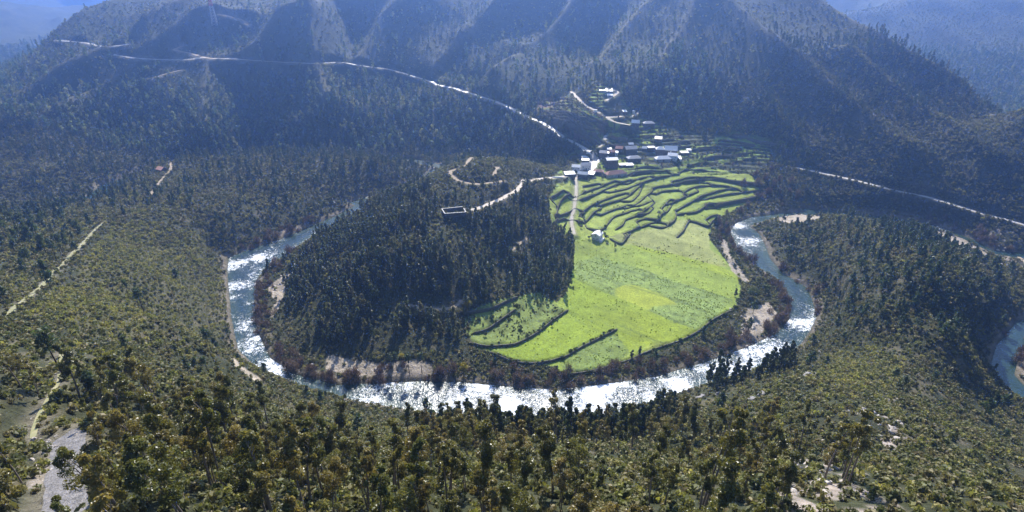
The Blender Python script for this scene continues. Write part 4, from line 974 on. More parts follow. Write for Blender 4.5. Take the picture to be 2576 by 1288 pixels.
# ------------------------------------------------------------------ low scrub: heath, gorse and rough tufts
HE = [s.whole('heath_shrub', M['heath'], M['bark']) for s in (shrub(300), shrub(301, 1.9, 1.1), shrub(302, 1.4, 1.5), shrub(303, 2.2, 1.3, 60, .45, 5))]
GO = [s.whole('gorse_shrub', M['gorse'], M['bark']) for s in (shrub(310, 1.8, 1.2, 56, .36), shrub(311, 2.1, 1.3, 64, .38, 5), shrub(312, 1.5, 1.0, 48, .34))]
x, y = jgrid(-640, 660, -70, 660, 1.5, r1); z = hat(x, y)
g_ = fl(GREEN, x, y); sdv = fl(SD, x, y)
den = .72 + .7 * fbm(x, y, 16, 3, 81); den = np.where(y > 330, den * .75, den)
den = np.where(fl(ROCKY, x, y) > .5, .42, den); den = np.where(inz('hill', x, y), .35, den); den = np.where(fl(VILL, x, y) > .4, .07, den); den = np.where(fl(BROWN, x, y) > .4, .28, den)
for s in SANDS: den = np.where(fl(s, x, y) > .3, .04, den)
den = np.where(inz('gorse', x, y) | inz('dome', x, y), .85, den); den = np.where(g_ > .25, 0, den)
k = (r1.random(len(x)) < den) & (sdv > 1.5) & (fl(RD, x, y) > .2) & framed(x, y, z, 60, 120)
x, y, z = x[k], y[k], z[k]
gz = inz('gorse', x, y) | inz('dome', x, y); isg = (r1.random(len(x)) < np.where(gz, .6, .10 + .1 * (fbm(x, y, 30, 2, 83) > .1)))
sc = r1.uniform(.5, 1.45, len(x)) ** 1.2 * np.where(y > 330, 1.2, 1.0)
for nm, mask, meshes, lab in (('heath_shrub', ~isg, HE, 'low dark heath shrub in the scrub of the near slopes'), ('gorse_shrub', isg, GO, 'rounded yellow-green gorse bush in the scrub')):
    xi, yi, zi, si = x[mask], y[mask], z[mask], sc[mask]
    v_ = seen(xi, yi, zi + .6); order = np.argsort(np.where(v_, 0, 5000) + dist3(xi, yi, zi) / si); PR = {}
    for i in order[:300]:
        v = r1.integers(0, len(meshes)); ob = put(nm, meshes[v], xi[i], yi[i], zi[i] - .1, r1.random() * 6.28, si[i], lab, 'shrub', nm.replace('_', ' ') + 's on the near slopes', .1); PR.setdefault(v, ob)
    rest = order[300:]; vr = seen(xi[rest], yi[rest], zi[rest] + 1.2) | (r1.random(len(rest)) < .3); rest = rest[vr]
    stuff('heath_scrub' if nm[0] == 'h' else 'gorse_scrub', xi[rest], yi[rest], zi[rest] - .1, si[rest], [PR[v] for v in sorted(PR)], rng=r1, tilt=.12)
    if nm[0] == 'h': HEP = [PR[v] for v in sorted(PR)]
    else: GOP = [PR[v] for v in sorted(PR)]
# bigger scrub on the mountain
x, y = jgrid(-1300, 1200, 600, 1500, 5.0, r1); z = hat(x, y)
k = (r1.random(len(x)) < .8) & (fl(SD, x, y) > 3) & (fl(RD, x, y) > 2.5) & (fl(VILL, x, y) < .3) & (fl(BROWN, x, y) < .3) & framed(x, y, z) & (y > 640)
x, y, z = x[k], y[k], z[k]; k = seen(x, y, z + 3) | (r1.random(len(x)) < .2); x, y, z = x[k], y[k], z[k]
stuff('mountain_scrub', x, y, z - .2, r1.uniform(.8, 2.0, len(x)), HEP + GOP[:1], rng=r1)
# rough tufts and bramble on the meadow margins and the terraces
TU = [s.whole('bramble', M['tuft'], M['bark']) for s in (shrub(330, 1.2, .6, 30, .34, 3), shrub(331, 1.6, .7, 34, .36, 3))]
x, y = jgrid(-110, 330, 240, 560, 2.6, r1); z = hat(x, y)
k = (fl(GREEN, x, y) > .6) & ((fl(STUB, x, y) > .5) & (fbm(x, y, 13, 3, 85) > .18) | (fl(rough_l, x, y) > .5) & (fbm(x, y, 9, 3, 87) > .02) | (fl(LOWF, x, y) > .5) & (fbm(x, y, 12, 3, 89) > .25) | (y > 425) & (fbm(x, y, 14, 3, 91) > .40)) & (r1.random(len(x)) < .6)
x, y, z = x[k], y[k], z[k]; sc = r1.uniform(.5, 1.15, len(x)); order = np.argsort(dist3(x, y, z)); TP = []
for i in order[:300]: TP.append(put('bramble', TU[r1.integers(0, 2)], x[i], y[i], z[i] - .05, r1.random() * 6.28, sc[i], 'small brown bramble clump in the rough grass of the meadow', 'shrub', 'bramble clumps in the meadow grass', .05))
rest = order[300:]
if len(rest): stuff('rough_grass', x[rest], y[rest], z[rest] - .05, sc[rest], TP[:2], rng=r1)

GR = [s.whole('grass_tuft', M['grass'], M['bark']) for s in (shrub(340, .9, .42, 26, .3, 3), shrub(341, 1.2, .34, 26, .3, 3))]
x, y = jgrid(-110, 330, 240, 470, 1.25, r1); z = hat(x, y)
k = (fl(GREEN, x, y) > .9) & (r1.random(len(x)) < np.where(fl(ROUGHG, x, y) > .5, .5, np.where(fl(MOWN, x, y) > .5, 0, np.where(fl(LOWF, x, y) > .5, .4, .12))) * (.15 + .9 * (fbm(x, y, 7, 3, 93) > .0))) & (fl(MOWN, x, y) < .5)
x, y, z = x[k], y[k], z[k]; sc = r1.uniform(.45, 1.1, len(x)); o_ = np.argsort(dist3(x, y, z))
GP = [put('grass_tuft', GR[i], x[o_[i]], y[o_[i]], z[o_[i]] - .05, r1.random() * 6, 1.1, ['tuft of long green grass at the near edge of the meadow, taller of two', 'tuft of long green grass at the near edge of the meadow, flatter of two'][i], 'grass tuft', None, .05) for i in (0, 1)]
stuff('meadow_grass', x[o_[2:]], y[o_[2:]], z[o_[2:]] - .05, sc[o_[2:]], GP, rng=r1)

# ------------------------------------------------------------------ bare willows and bushes along the water
BB = [b_.whole('willow_bush', M['willow'], M['bark']) for b_ in (bare_bush(400), bare_bush(401, 3.4, 4.6, 130), bare_bush(402, 6.0, 5.4, 190), bare_bush(403, 2.6, 4.0, 110))]
def strip(pts, n, spread, rng):
    q = smooth_line(world(pts), 1.0); i = rng.integers(0, len(q), n); return q[i] + rng.normal(0, spread, (n, 2))
WS = [('inner left bank', strip([(735,628),(695,668),(662,710),(655,780),(662,840)], 70, 3.2, r1)), ('inner front bank', strip([(680,870),(720,910),(800,945),(900,955),(1000,950)], 60, 3.2, r1)), ('bank below the meadow', strip([(1060,945),(1180,945),(1290,958),(1420,962),(1560,945),(1700,915),(1800,885),(1880,850)], 105, 3.2, r1)),
      ('right gravel bank', strip([(1890,850),(1940,830),(1972,790),(1970,740),(1945,700)], 60, 4.0, r1)), ('bank right of the terraces', strip([(1900,668),(1850,620),(1815,575),(1800,540),(1850,515),(1900,490),(1960,500)], 95, 4.2, r1)), ('far left bank', strip([(600,622),(700,590),(800,548)], 26, 2.5, r1)), ('right hill shore', strip([(1950,660),(1990,700),(2040,740),(2060,800)], 24, 2.6, r1)), ('far right bend', strip([(2555,850),(2555,900),(2560,940)], 22, 3, r1)), ('right road bank', strip([(2330,560),(2400,585),(2480,610),(2540,620)], 30, 4, r1))]
for nm, q in WS:
    zq = hat(q[:, 0], q[:, 1]); sdq = fl(SD, q[:, 0], q[:, 1]); gq = fl(GREEN, q[:, 0], q[:, 1])
    for i in range(len(q)):
        if sdq[i] < -1.5 or gq[i] > .5: continue
        put('willow_bush', BB[r1.integers(0, 4)], q[i, 0], q[i, 1], max(zq[i], -.2) - .1, r1.random() * 6.28, r1.uniform(.6, 1.25), 'leafless purple-brown willow bush on the ' + nm, 'shrub', 'bare bushes on the ' + nm, .05)
# bigger bare trees where the terraces meet the river
BT = [b_.whole('bare_tree', M['willow'], M['bark']) for b_ in (bare_bush(410, 9, 7, 240, .14), bare_bush(411, 8, 6, 220, .13))]
for px, py in [(1905,470),(1925,455),(1945,470),(1960,490),(1985,485),(1930,490),(1900,445),(1915,500),(1880,520),(1960,455),(1990,460),(1862,535),(2005,500),(1940,430),(1870,470)]:
    q = world([(px, py)])[0]; put('bare_tree', BT[r1.integers(0, 2)], q[0], q[1], ground_z(*q) - .2, r1.random() * 6.28, r1.uniform(.75, 1.15), 'leafless grey-brown tree where the terraces meet the river', 'tree', 'bare trees between terraces and river', .03)

# ------------------------------------------------------------------ single trees one can point to
TALL = [(t.crown('pine_crown', M['pine']), t.trunk('pine_trunk', M['pine_bark'])) for t in (tall_pine(500), tall_pine(501, 13, 4.4, .55), tall_pine(502, 15, 4.6, .66), tall_pine(503, 10, 4, .45))]
for px, py, s, lab in [(165,952,.95,'tall leaning pine with a long bare trunk beside the pale rocky track'),(535,893,.8,'left of two lone pines standing above the left river bend'),(582,862,.72,'right of two lone pines standing above the left river bend'),(365,792,.8,'pine with dark bare trunk amid the gorse on the left slope'),(352,780,.7,None),(325,752,.7,None),(372,770,.66,None),(142,655,1.0,None),(118,640,.85,None),(160,640,.8,None),(195,642,.85,None),(90,690,.8,None),(20,760,.75,None),(40,640,.9,None),(18,600,.8,None),
    (480,955,.6,None),(530,945,.55,None),(490,935,.6,None),(325,900,.55,None),(650,925,.4,None),(820,1005,.45,None),(870,1005,.42,None),(2240,975,.62,'left of three slanting pines on the right foreground ridge'),(2265,990,.7,'middle of three slanting pines on the right foreground ridge'),(2340,980,.62,'right of three slanting pines on the right foreground ridge'),(2515,1120,.6,'lone dark pine low on the far right slope'),
    (1000,935,.85,None),(1030,940,.95,None),(985,930,.8,None),(1062,938,.85,None),(245,1010,.8,None),(905,1110,.75,'dark pine with a narrow crown left of the gum plantation'),(740,1130,.7,None),(790,1125,.62,None)]:
    q = world([(px, py)])[0]; v = r1.integers(0, 4)
    grp = None if lab else ('lone pines of the left slope' if px < 900 else 'pines leaning over the front river bank')
    put_parts('tall_pine', *TALL[v], q[0], q[1], ground_z(*q) - .25, r1.random() * 6.28, s, lab or ('tall pine with bare trunk, one of several on the left slope' if px < 900 else 'tall pine with bare trunk above the pale front bank'), 'tree', grp, .05)
def single(name, pl, leaf, bark, px, py, s, lab, cat='tree'):
    q = world([(px, py)])[0]; put_parts(name, pl.crown(name + '_crown', M[leaf]), pl.trunk(name + '_trunk', M[bark]), q[0], q[1], ground_z(*q) - .2, r1.random() * 6, s, lab, cat, None)
single('mimosa_tree', round_tree(600, 8, 6, 15, 60, .45), 'mimosa', 'bark', 1168, 945, 1.0, 'yellow-green flowering tree at the water below the meadow')
single('mimosa_tree', round_tree(601, 6, 7, 16, 70, .45, .1), 'mimosa', 'bark', 1180, 775, .95, 'rounded yellow-green tree beside the pale path at the wood edge')
single('evergreen_tree', round_tree(602, 9, 10, 20, 90, .5), 'broad', 'bark', 1893, 752, 1.0, 'large round dark green tree on the right gravel bank')
single('evergreen_tree', round_tree(603, 6, 6, 14, 70, .5), 'broad', 'bark', 1925, 735, 1.0, 'smaller green tree behind the large one on the right bank')
single('small_tree', wood_tree(604, 5.5, 2.4, .3, 9, 34, .4), 'broad', 'bark', 1546, 624, 1.0, 'small upright dark tree on the grass right of the white cottage')
single('evergreen_tree', round_tree(605, 7, 7, 16, 60, .5), 'broad', 'bark', 1930, 590, .9, 'rounded green bush tree on the spit by the sandbank')
single('mimosa_tree', round_tree(606, 5, 5, 12, 50, .45), 'mimosa', 'bark', 1010, 905, .9, 'pale yellow-green bush at the foot of the dark wood')
single('mimosa_tree', round_tree(607, 5, 5, 12, 50, .45), 'mimosa', 'bark', 790, 605, .9, 'yellowish shrub tree at the left edge of the wood by the river')
for i, (px, py) in enumerate([(1590,900),(1610,890),(1850,745)]):
    single('poplar', gum_tree(620 + i, 6, 2.2, .2, .8, True, .4), 'olive', 'bark', px, py, .9, ['grey-green young tree at the lower field corner, left of two', 'grey-green young tree at the lower field corner, right of two', 'slim grey-green tree at the right edge of the meadow'][i])
# olives and hedge bushes by the terraces and field walls
OL = [t.whole('olive_tree', M['olive'], M['bark']) for t in (round_tree(630, 4, 4, 9, 30, .5), round_tree(631, 3.4, 3.6, 8, 28, .5))]
DB = [t.whole('hedge_bush', M['broad'], M['bark']) for t in (round_tree(640, 3.4, 3.2, 9, 34, .45, .1), shrub(641, 2.6, 2.2, 110, .4, 5), shrub(642, 2.0, 2.8, 100, .4, 5))]
def bushes(name, meshes, pts, lab, cat, grp, lo=.6, hi=1.1, jit=0):
    for px, py in pts:
        q = world([(px, py)])[0] + r1.normal(0, jit, 2); put(name, meshes[r1.integers(0, len(meshes))], q[0], q[1], ground_z(*q) - .15, r1.random() * 6.28, r1.uniform(lo, hi), lab, cat, grp, .05)
bushes('olive_tree', OL, T8([(600,680),(620,720),(600,620),(640,600),(780,480),(800,520),(760,500),(730,380),(960,330),(1390,590),(1190,520),(700,260),(760,240),(830,230)]) + T1([(1880,800),(1930,790),(1800,770),(1650,800),(1950,660),(2010,660),(2060,665),(2100,670),(1370,790),(1500,730),(1240,700),(1720,740),(1560,620)]), 'grey-green olive tree among the terraces', 'tree', 'olive trees on the terraces', .6, 1.1)
hd = []
for l in ([(400,722),(530,782),(640,805),(740,800),(860,782),(960,752)], [(960,735),(1050,680),(1150,630),(1250,580),(1320,545)], [(240,660),(330,675),(430,672),(560,662)], [(650,605),(750,545),(850,468),(940,398)], [(920,895),(1050,885),(1200,850),(1330,815),(1430,785)], [(1560,725),(1700,675),(1850,625),(1980,555),(2080,475),(2200,410),(2280,310)]):
    q = np.array(l, float); 
    for i in range(len(q) - 1):
        for t in np.arange(0, 1, .16): hd.append(tuple(q[i] * (1 - t) + q[i + 1] * t + r1.normal(0, 5, 2)))
bushes('hedge_bush', DB, T5(hd), 'dark hedge bush along the walls of the lower meadow', 'shrub', 'hedge bushes round the meadow', .35, .85)
bushes('thicket', DB, T5([(1000 + r1.normal(0, 12), 20 + 25 * i) for i in range(9)]) + T8([(850,780),(870,830),(880,880),(720,800),(700,830),(860,720)]) + T5([(600,420),(580,380),(740,340),(760,350),(700,390),(420,480),(300,470),(820,230),(900,240),(860,260)]), 'dark bush at the edge of the meadow beside wood or cottage', 'shrub', 'dark bushes at the meadow edge', .7, 1.25)
bushes('thicket', DB, T5([(r1.uniform(230, 620), r1.uniform(430, 640)) for _ in range(30)] + [(r1.uniform(520, 900), r1.uniform(300, 560)) for _ in range(34)]), 'dark bush on the rough lower strips under the wooded hill', 'shrub', 'dark bushes on the rough lower strips', .35, .9)
tb = []
for key, h, q in STEP:
    if key in ('upper', 'middle', 'right', 'village', 'brown'):
        for i in range(3, len(q) - 3, 7):
            if r1.random() < (.28 if key != 'brown' else .8): tb.append((q[i, 0] + r1.normal(0, .8), q[i, 1] + .8 + r1.normal(0, .6)))
for x_, y_ in tb[:300]: put('wall_shrub', DB[1 + r1.integers(0, 2)], x_, y_, ground_z(x_, y_) - .2, r1.random() * 6, r1.uniform(.3, .75), 'low shrub growing on a terrace wall', 'shrub', 'shrubs on the terrace walls', .05)
# garden and orchard trees round the village
gv = world(T1([(620,600),(1000,560),(1250,560),(1660,700),(1700,800),(1400,850),(1150,840),(1100,700),(700,700)])); x, y = jgrid(-40, 330, 500, 720, 8.5, r1)
k = ((fl(VILL, x, y) > .6)) & (fl(RD, x, y) > 3) & (r1.random(len(x)) < .5) & ~inside(x, y, PLAZA); x, y = x[k], y[k]
GT = [t.whole('garden_tree', M['olive'], M['bark']) for t in (round_tree(650, 4.5, 4, 9, 30, .6), round_tree(651, 3.6, 3.6, 8, 26, .6))] + [b_.whole('garden_tree', M['willow'], M['bark']) for b_ in (bare_bush(652, 4, 4, 110),)]
GARDEN = (x, y, GT)
# ------------------------------------------------------------------ buildings
M['white_wall'] = flat_mat('white_render', (.62, .62, .61), (.80, .80, .78), .6, .8, .2, 0)
M['stone_wall'] = flat_mat('schist_wall', (.055, .048, .042), (.15, .125, .105), 1.2, .9, .1, .6, .1)
M['grey_wall'] = flat_mat('grey_render', (.30, .30, .31), (.44, .43, .42), .5, .85, .15, 0)
M['pale_roof'] = flat_mat('sun_glare_roof', (.62, .60, .57), (.80, .78, .74), .7, .5, .5, .2)  # sun reflection off the roofs is put into this pale colour
M['slate_roof'] = flat_mat('slate_roof', (.24, .235, .24), (.42, .40, .38), .9, .5, .5, .3)
M['rust_roof'] = flat_mat('red_brown_tiles', (.22, .115, .085), (.36, .20, .15), .9, .7, .3, .3)
M['orange_roof'] = flat_mat('orange_tiles', (.50, .24, .15), (.68, .36, .24), .9, .7, .3, .3)
M['pane'] = flat_mat('dark_pane', (.015, .018, .022), (.03, .035, .04), .5, .15, .6, 0)
M['wood_door'] = flat_mat('dark_door', (.04, .03, .025), (.08, .06, .045), 2, .7, .2, 0)
M['metal'] = flat_mat('grey_metal', (.25, .25, .26), (.38, .38, .39), 1, .5, .5, 0)
M['red_paint'] = flat_mat('red_paint', (.42, .07, .06), (.52, .10, .08), 1, .5, .4, 0)
M['white_paint'] = flat_mat('white_paint', (.74, .74, .74), (.82, .82, .82), 1, .45, .4, 0)
M['concrete'] = flat_mat('pale_concrete', (.50, .48, .45), (.66, .64, .60), 1, .8, .2, 0)
M['car_dark'] = flat_mat('dark_car_paint', (.03, .035, .045), (.05, .055, .065), 1, .25, .6, 0)
M['car_white'] = flat_mat('white_car_paint', (.7, .7, .7), (.8, .8, .8), 1, .25, .6, 0)
M['tyre'] = flat_mat('tyre_rubber', (.015, .015, .015), (.03, .03, .03), 1, .9, .1, 0)
class Solid:
    def __init__(self): self.v = []; self.f = []
    def box(self, x0, x1, y0, y1, z0, z1):
        n = len(self.v); self.v += [(x, y, z) for x in (x0, x1) for y in (y0, y1) for z in (z0, z1)]
        self.f += [tuple(n + i for i in q) for q in ((0, 1, 3, 2), (4, 6, 7, 5), (0, 4, 5, 1), (2, 3, 7, 6), (0, 2, 6, 4), (1, 5, 7, 3))]; return self
    def poly(self, pts, faces):
        n = len(self.v); self.v += [tuple(p) for p in pts]; self.f += [tuple(n + i for i in q) for q in faces]; return self
    def bar(self, a, b, r=.05):
        a, b = np.array(a, float), np.array(b, float); d = b - a; d /= np.linalg.norm(d); u = np.cross(d, [.31, .2, .93]); u /= np.linalg.norm(u); w = np.cross(d, u)
        pts = [p + r * (s * u + t * w) for p in (a, b) for s, t in ((1, 1), (-1, 1), (-1, -1), (1, -1))]
        return self.poly(pts, [(0, 1, 2, 3), (7, 6, 5, 4), (0, 4, 5, 1), (1, 5, 6, 2), (2, 6, 7, 3), (3, 7, 4, 0)])
    def cyl(self, c, r, h, k=12, axis='z'):
        n = len(self.v)
        for s in (0, h):
            for j in range(k):
                a = 2 * math.pi * j / k; p = (math.cos(a) * r, math.sin(a) * r, s)
                if axis == 'x': p = (p[2], p[0], p[1])
                self.v.append((c[0] + p[0], c[1] + p[1], c[2] + p[2]))
        self.f += [tuple(n + j for j in range(k))[::-1], tuple(n + k + j for j in range(k))] + [(n + j, n + (j + 1) % k, n + k + (j + 1) % k, n + k + j) for j in range(k)]; return self
    def done(self, name, mat, parent=None, bev=0):
        me = bpy.data.meshes.new(name); me.from_pydata(self.v, [], self.f); me.materials.append(mat)
        b = bmesh.new(); b.from_mesh(me)
        if bev: bmesh.ops.bevel(b, geom=list(b.edges), offset=bev, segments=2, affect='EDGES', profile=.6)
        bmesh.ops.recalc_face_normals(b, faces=list(b.faces)); b.to_mesh(me); b.free()
        return link(name, me, parent)
def root(name, x, y, z, rz, lab, cat, grp=None):
    r = link(name, None); r.location = (x, y, z); r.rotation_euler = (0, 0, rz); r.empty_display_size = 1; return tag(r, lab, cat, grp)
def walls_mesh(w, d, h, roof, rise, t=.0, below=2.5):
    s = Solid(); x, y = w / 2, d / 2
    if roof == 'gable_x':     # ridge along x
        s.poly([(-x, -y, -below), (x, -y, -below), (x, y, -below), (-x, y, -below), (-x, -y, h), (x, -y, h), (x, y, h), (-x, y, h), (-x, 0, h + rise), (x, 0, h + rise)],
               [(0, 1, 5, 4), (2, 3, 7, 6), (1, 2, 6, 9, 5), (3, 0, 4, 8, 7), (4, 5, 9, 8), (6, 7, 8, 9), (3, 2, 1, 0)])
    elif roof == 'gable_y':
        s.poly([(-x, -y, -below), (x, -y, -below), (x, y, -below), (-x, y, -below), (-x, -y, h), (x, -y, h), (x, y, h), (-x, y, h), (0, -y, h + rise), (0, y, h + rise)],
               [(0, 1, 5, 8, 4), (2, 3, 7, 9, 6), (1, 2, 6, 5), (3, 0, 4, 7), (4, 8, 9, 7), (5, 6, 9, 8), (3, 2, 1, 0)])
    else: s.box(-x, x, -y, y, -below, h)
    return s
def roof_mesh(w, d, h, roof, rise, o=.3, th=.16):
    s = Solid(); x, y = w / 2 + o, d / 2 + o
    def slab(q):
        q = [np.array(p, float) for p in q]; up = np.array([0, 0, th]); n = len(q)
        s.poly(q + [p + up for p in q], [tuple(range(n))[::-1], tuple(range(n, 2 * n))] + [(i, (i + 1) % n, n + (i + 1) % n, n + i) for i in range(n)])
    e = .02; k = rise / (d / 2); kx = rise / (w / 2)
    if roof == 'gable_x': slab([(-x, -y, h - o * k + e), (x, -y, h - o * k + e), (x, 0, h + rise + e), (-x, 0, h + rise + e)]); slab([(-x, 0, h + rise + e + .003), (x, 0, h + rise + e + .003), (x, y, h - o * k + e), (-x, y, h - o * k + e)])
    elif roof == 'gable_y': slab([(-x, -y, h - o * kx + e), (0, -y, h + rise + e), (0, y, h + rise + e), (-x, y, h - o * kx + e)]); slab([(0, -y, h + rise + e + .003), (x, -y, h - o * kx + e), (x, y, h - o * kx + e), (0, y, h + rise + e + .003)])
    elif roof == 'hip':
        r = max(.3, (w - d) / 2) if w > d else .3
        b = [(-x, -y, h + e), (x, -y, h + e), (x, y, h + e), (-x, y, h + e)]; t = [(-r, 0, h + rise), (r, 0, h + rise)]
        s.poly(b + t + [(p[0], p[1], p[2] - .15) for p in b], [(0, 1, 5, 4), (1, 2, 5), (2, 3, 4, 5), (3, 0, 4), (6, 7, 1, 0), (7, 8, 2, 1), (8, 9, 3, 2), (9, 6, 0, 3), (9, 8, 7, 6)])
    else:  # mono-pitch, low side to the front
        slab([(-x, -y, h + e), (x, -y, h + e), (x, y, h + e + rise), (-x, y, h + e + rise)])
    return s
def opening(kind, par, cx, z, ww, hh, face, mat_frame, mat_pane):
    """a window or door standing 6 cm proud of the wall: frame, and a pane set back inside it"""
    ax, sg, pos = face     # axis of the wall normal, its sign, wall plane
    def b(s, u0, u1, z0, z1, n0, n1):
        n0, n1 = sorted((pos + sg * n0, pos + sg * n1))
        (s.box(u0, u1, n0, n1, z0, z1) if ax == 'y' else s.box(n0, n1, u0, u1, z0, z1))
    f = Solid(); t = .10; u0, u1 = cx - ww / 2, cx + ww / 2
    b(f, u0, u0 + t, z, z + hh, -.02, .06); b(f, u1 - t, u1, z, z + hh, -.02, .06); b(f, u0 + t, u1 - t, z + hh - t, z + hh, -.02, .058)
    if kind == 'window': b(f, u0 + t, u1 - t, z, z + t, -.02, .058)
    o = f.done(kind, mat_frame, par); p = Solid(); b(p, u0 + t, u1 - t, z + (t if kind == 'window' else 0), z + hh - t, -.02, .03); p.done('pane' if kind == 'window' else 'door_leaf', mat_pane, o)
def house(lab, x, y, w, d, h, yaw, roof, rise, wall, rmat, nwin=2, door=True, chim=0, grp=None, name='stone_house', cat='house', z=None, below=3.0, side_win=0):
    if z is None: z = max(ground_z(x - .4 * d * math.sin(-yaw), y - .4 * d * math.cos(yaw)), ground_z(x, y) - 1.6)
    r = root(name, x, y, z, yaw, lab, cat, grp)
    walls_mesh(w, d, h, roof, rise, below=below).done('wall', M[wall], r)
    ro = roof_mesh(w, d, h, roof, rise).done('roof', M[rmat], r)
    if chim:
        c = Solid(); cx = w * .28 * chim; zz = h + rise * .45; c.box(cx - .4, cx + .4, d * .12, d * .12 + .7, zz - .6, h + rise + .9); c.box(cx - .5, cx + .5, d * .12 - .1, d * .12 + .8, h + rise + .903, h + rise + 1.05); c.done('chimney', M[wall if wall != 'stone_wall' else 'grey_wall'], ro)
    n = nwin + (1 if door else 0)
    for i in range(n):
        cx = -w / 2 + w * (i + .5) / n
        if door and i == n // 2: opening('door', r, cx, .05, 1.1, 2.1, ('y', -1, -d / 2), M['grey_wall'], M['wood_door'])
        else: opening('window', r, cx, min(h - 1.5, 1.1 if h < 4.2 else h - 1.9), .95, 1.05, ('y', -1, -d / 2), M['grey_wall' if wall == 'stone_wall' else 'white_wall'], M['pane'])
    if h > 4.8:
        for i in range(nwin): opening('window', r, -w / 2 + w * (i + .5) / nwin * .96 + .2, 1.0, .9, 1.0, ('y', -1, -d / 2 - .004), M['grey_wall'], M['pane']) if not door or abs(-w / 2 + w * (i + .5) / nwin) > 1.3 else None
    for i in range(side_win): opening('window', r, -d / 2 + d * (i + .5) / side_win, h - 1.9, .9, 1.0, ('x', 1, w / 2), M['grey_wall'], M['pane'])
    return r
def spot(pt): q = world([pt])[0]; return float(q[0]), float(q[1])
def vhouse(frame, bx, by, wz, hz, d, yaw, *a, **k):
    """front foot centre, width and wall height measured in a zoom frame"""
    sc = {T2: .1773, T6: .08866}[frame]; x, y = spot(frame([(bx, by)])[0]); yaw = math.radians(yaw * 1.7)
    D = dist3(x, y, ground_z(x, y)); w = wz * sc * D / FPX / max(.6, math.cos(yaw)); h = max(2.3, hz * sc * D / FPX / .95)
    lab, roof, rise, wall, rmat = a; d *= .85; w *= .94; rise *= 1.6
    return house(lab, x, y, w, d, h, yaw, roof, rise, wall, rmat, **k)
V = 'houses of the village'
vhouse(T2, 762, 748, 140, 66, 7, 4, 'white two-storey house with pale grey gable roof below the square', 'gable_x', 1.3, 'white_wall', 'slate_roof', nwin=2, grp=V)
vhouse(T2, 628, 768, 118, 62, 6.5, -8, 'white house end with bleached roof, left of the larger white house', 'gable_x', 1.1, 'white_wall', 'pale_roof', nwin=2, grp=V)
vhouse(T2, 535, 838, 150, 36, 6.5, 6, 'low dark stone shed with grey-brown roof at the village edge, leftmost building', 'mono', .8, 'stone_wall', 'slate_roof', nwin=1, grp=V)
vhouse(T2, 725, 832, 140, 36, 6, -10, 'dark stone house with a bright white roof at the top of the cobbled path', 'gable_x', 1.2, 'stone_wall', 'pale_roof', nwin=2, grp=V)
vhouse(T2, 845, 832, 80, 34, 6, -14, 'small shed with bright roof between white-roofed house and red-brown roofs', 'mono', 1.0, 'stone_wall', 'pale_roof', nwin=1, door=False, grp=V)
vhouse(T2, 955, 792, 128, 34, 6.5, -8, 'small house with faded red hip roof beside the long red-brown barn', 'hip', 1.2, 'stone_wall', 'rust_roof', nwin=2, grp=V)
vhouse(T2, 1185, 842, 300, 44, 9, 11, 'long pale-walled barn with red-brown hip roof, largest building above the terraces', 'hip', 1.8, 'grey_wall', 'rust_roof', nwin=5, grp=V, name='barn')
vhouse(T2, 1122, 722, 168, 116, 9, 6, 'tall house with bright white roof and white upper wall beside the square', 'gable_x', 1.0, 'stone_wall', 'pale_roof', nwin=3, chim=-1, grp=V)
vhouse(T2, 1012, 562, 96, 66, 7, -10, 'dark stone house with grey slate roof, just above the square', 'gable_x', 1.2, 'stone_wall', 'slate_roof', nwin=2, grp=V)
vhouse(T2, 1082, 540, 40, 26, 4, -14, 'tiny annex with white roof between two stone houses above the square', 'mono', .6, 'stone_wall', 'pale_roof', nwin=1, door=False, grp=V)
vhouse(T2, 1138, 545, 80, 52, 6.5, -6, 'dark stone house with brown roof behind the white annex', 'gable_x', 1.1, 'stone_wall', 'rust_roof', nwin=1, grp=V)
vhouse(T2, 1200, 545, 42, 42, 5, -4, 'small white annex with white flat roof in the middle of the village', 'mono', .4, 'white_wall', 'pale_roof', nwin=1, door=False, grp=V)
vhouse(T2, 1238, 492, 96, 46, 6, -8, 'stone house with orange-red tiled roof in the upper village', 'gable_x', 1.2, 'stone_wall', 'orange_roof', nwin=2, grp=V)
vhouse(T2, 1395, 532, 170, 84, 8, 6, 'wide dark stone house with blue-grey slate roof in the upper village', 'gable_x', 1.5, 'stone_wall', 'slate_roof', nwin=4, grp=V)
vhouse(T2, 1600, 462, 60, 34, 5, -10, 'small stone hut with bleached roof behind the village centre', 'gable_x', 1.0, 'stone_wall', 'pale_roof', nwin=1, door=False, grp=V)
vhouse(T2, 1690, 474, 104, 52, 5, 4, 'long low dark shed with narrow grey roof edge behind the village', 'mono', .4, 'stone_wall', 'slate_roof', nwin=3, door=False, grp=V)
vhouse(T2, 1815, 525, 120, 84, 7, -4, 'stone house with pale hip roof joined to the great white-roofed house', 'hip', 1.6, 'stone_wall', 'pale_roof', nwin=2, grp=V)
vhouse(T2, 1962, 528, 170, 78, 10, -4, 'great house with the widest bright white roof at the right of the village', 'gable_x', 2.2, 'stone_wall', 'pale_roof', nwin=4, grp=V)
vhouse(T2, 1858, 606, 226, 36, 8, 4, 'long white-walled house with bright hip roof in the right front row', 'hip', 1.6, 'grey_wall', 'pale_roof', nwin=4, grp=V)
vhouse(T2, 1996, 596, 120, 66, 7.5, -14, 'white-roofed house with chimney and bluish white wall, right front row', 'gable_x', 1.3, 'white_wall', 'pale_roof', nwin=2, chim=-1, grp=V)
vhouse(T2, 1440, 642, 190, 58, 8, 6, 'dark stone house with weathered grey roof in the middle front row', 'hip', 1.4, 'stone_wall', 'slate_roof', nwin=3, grp=V)
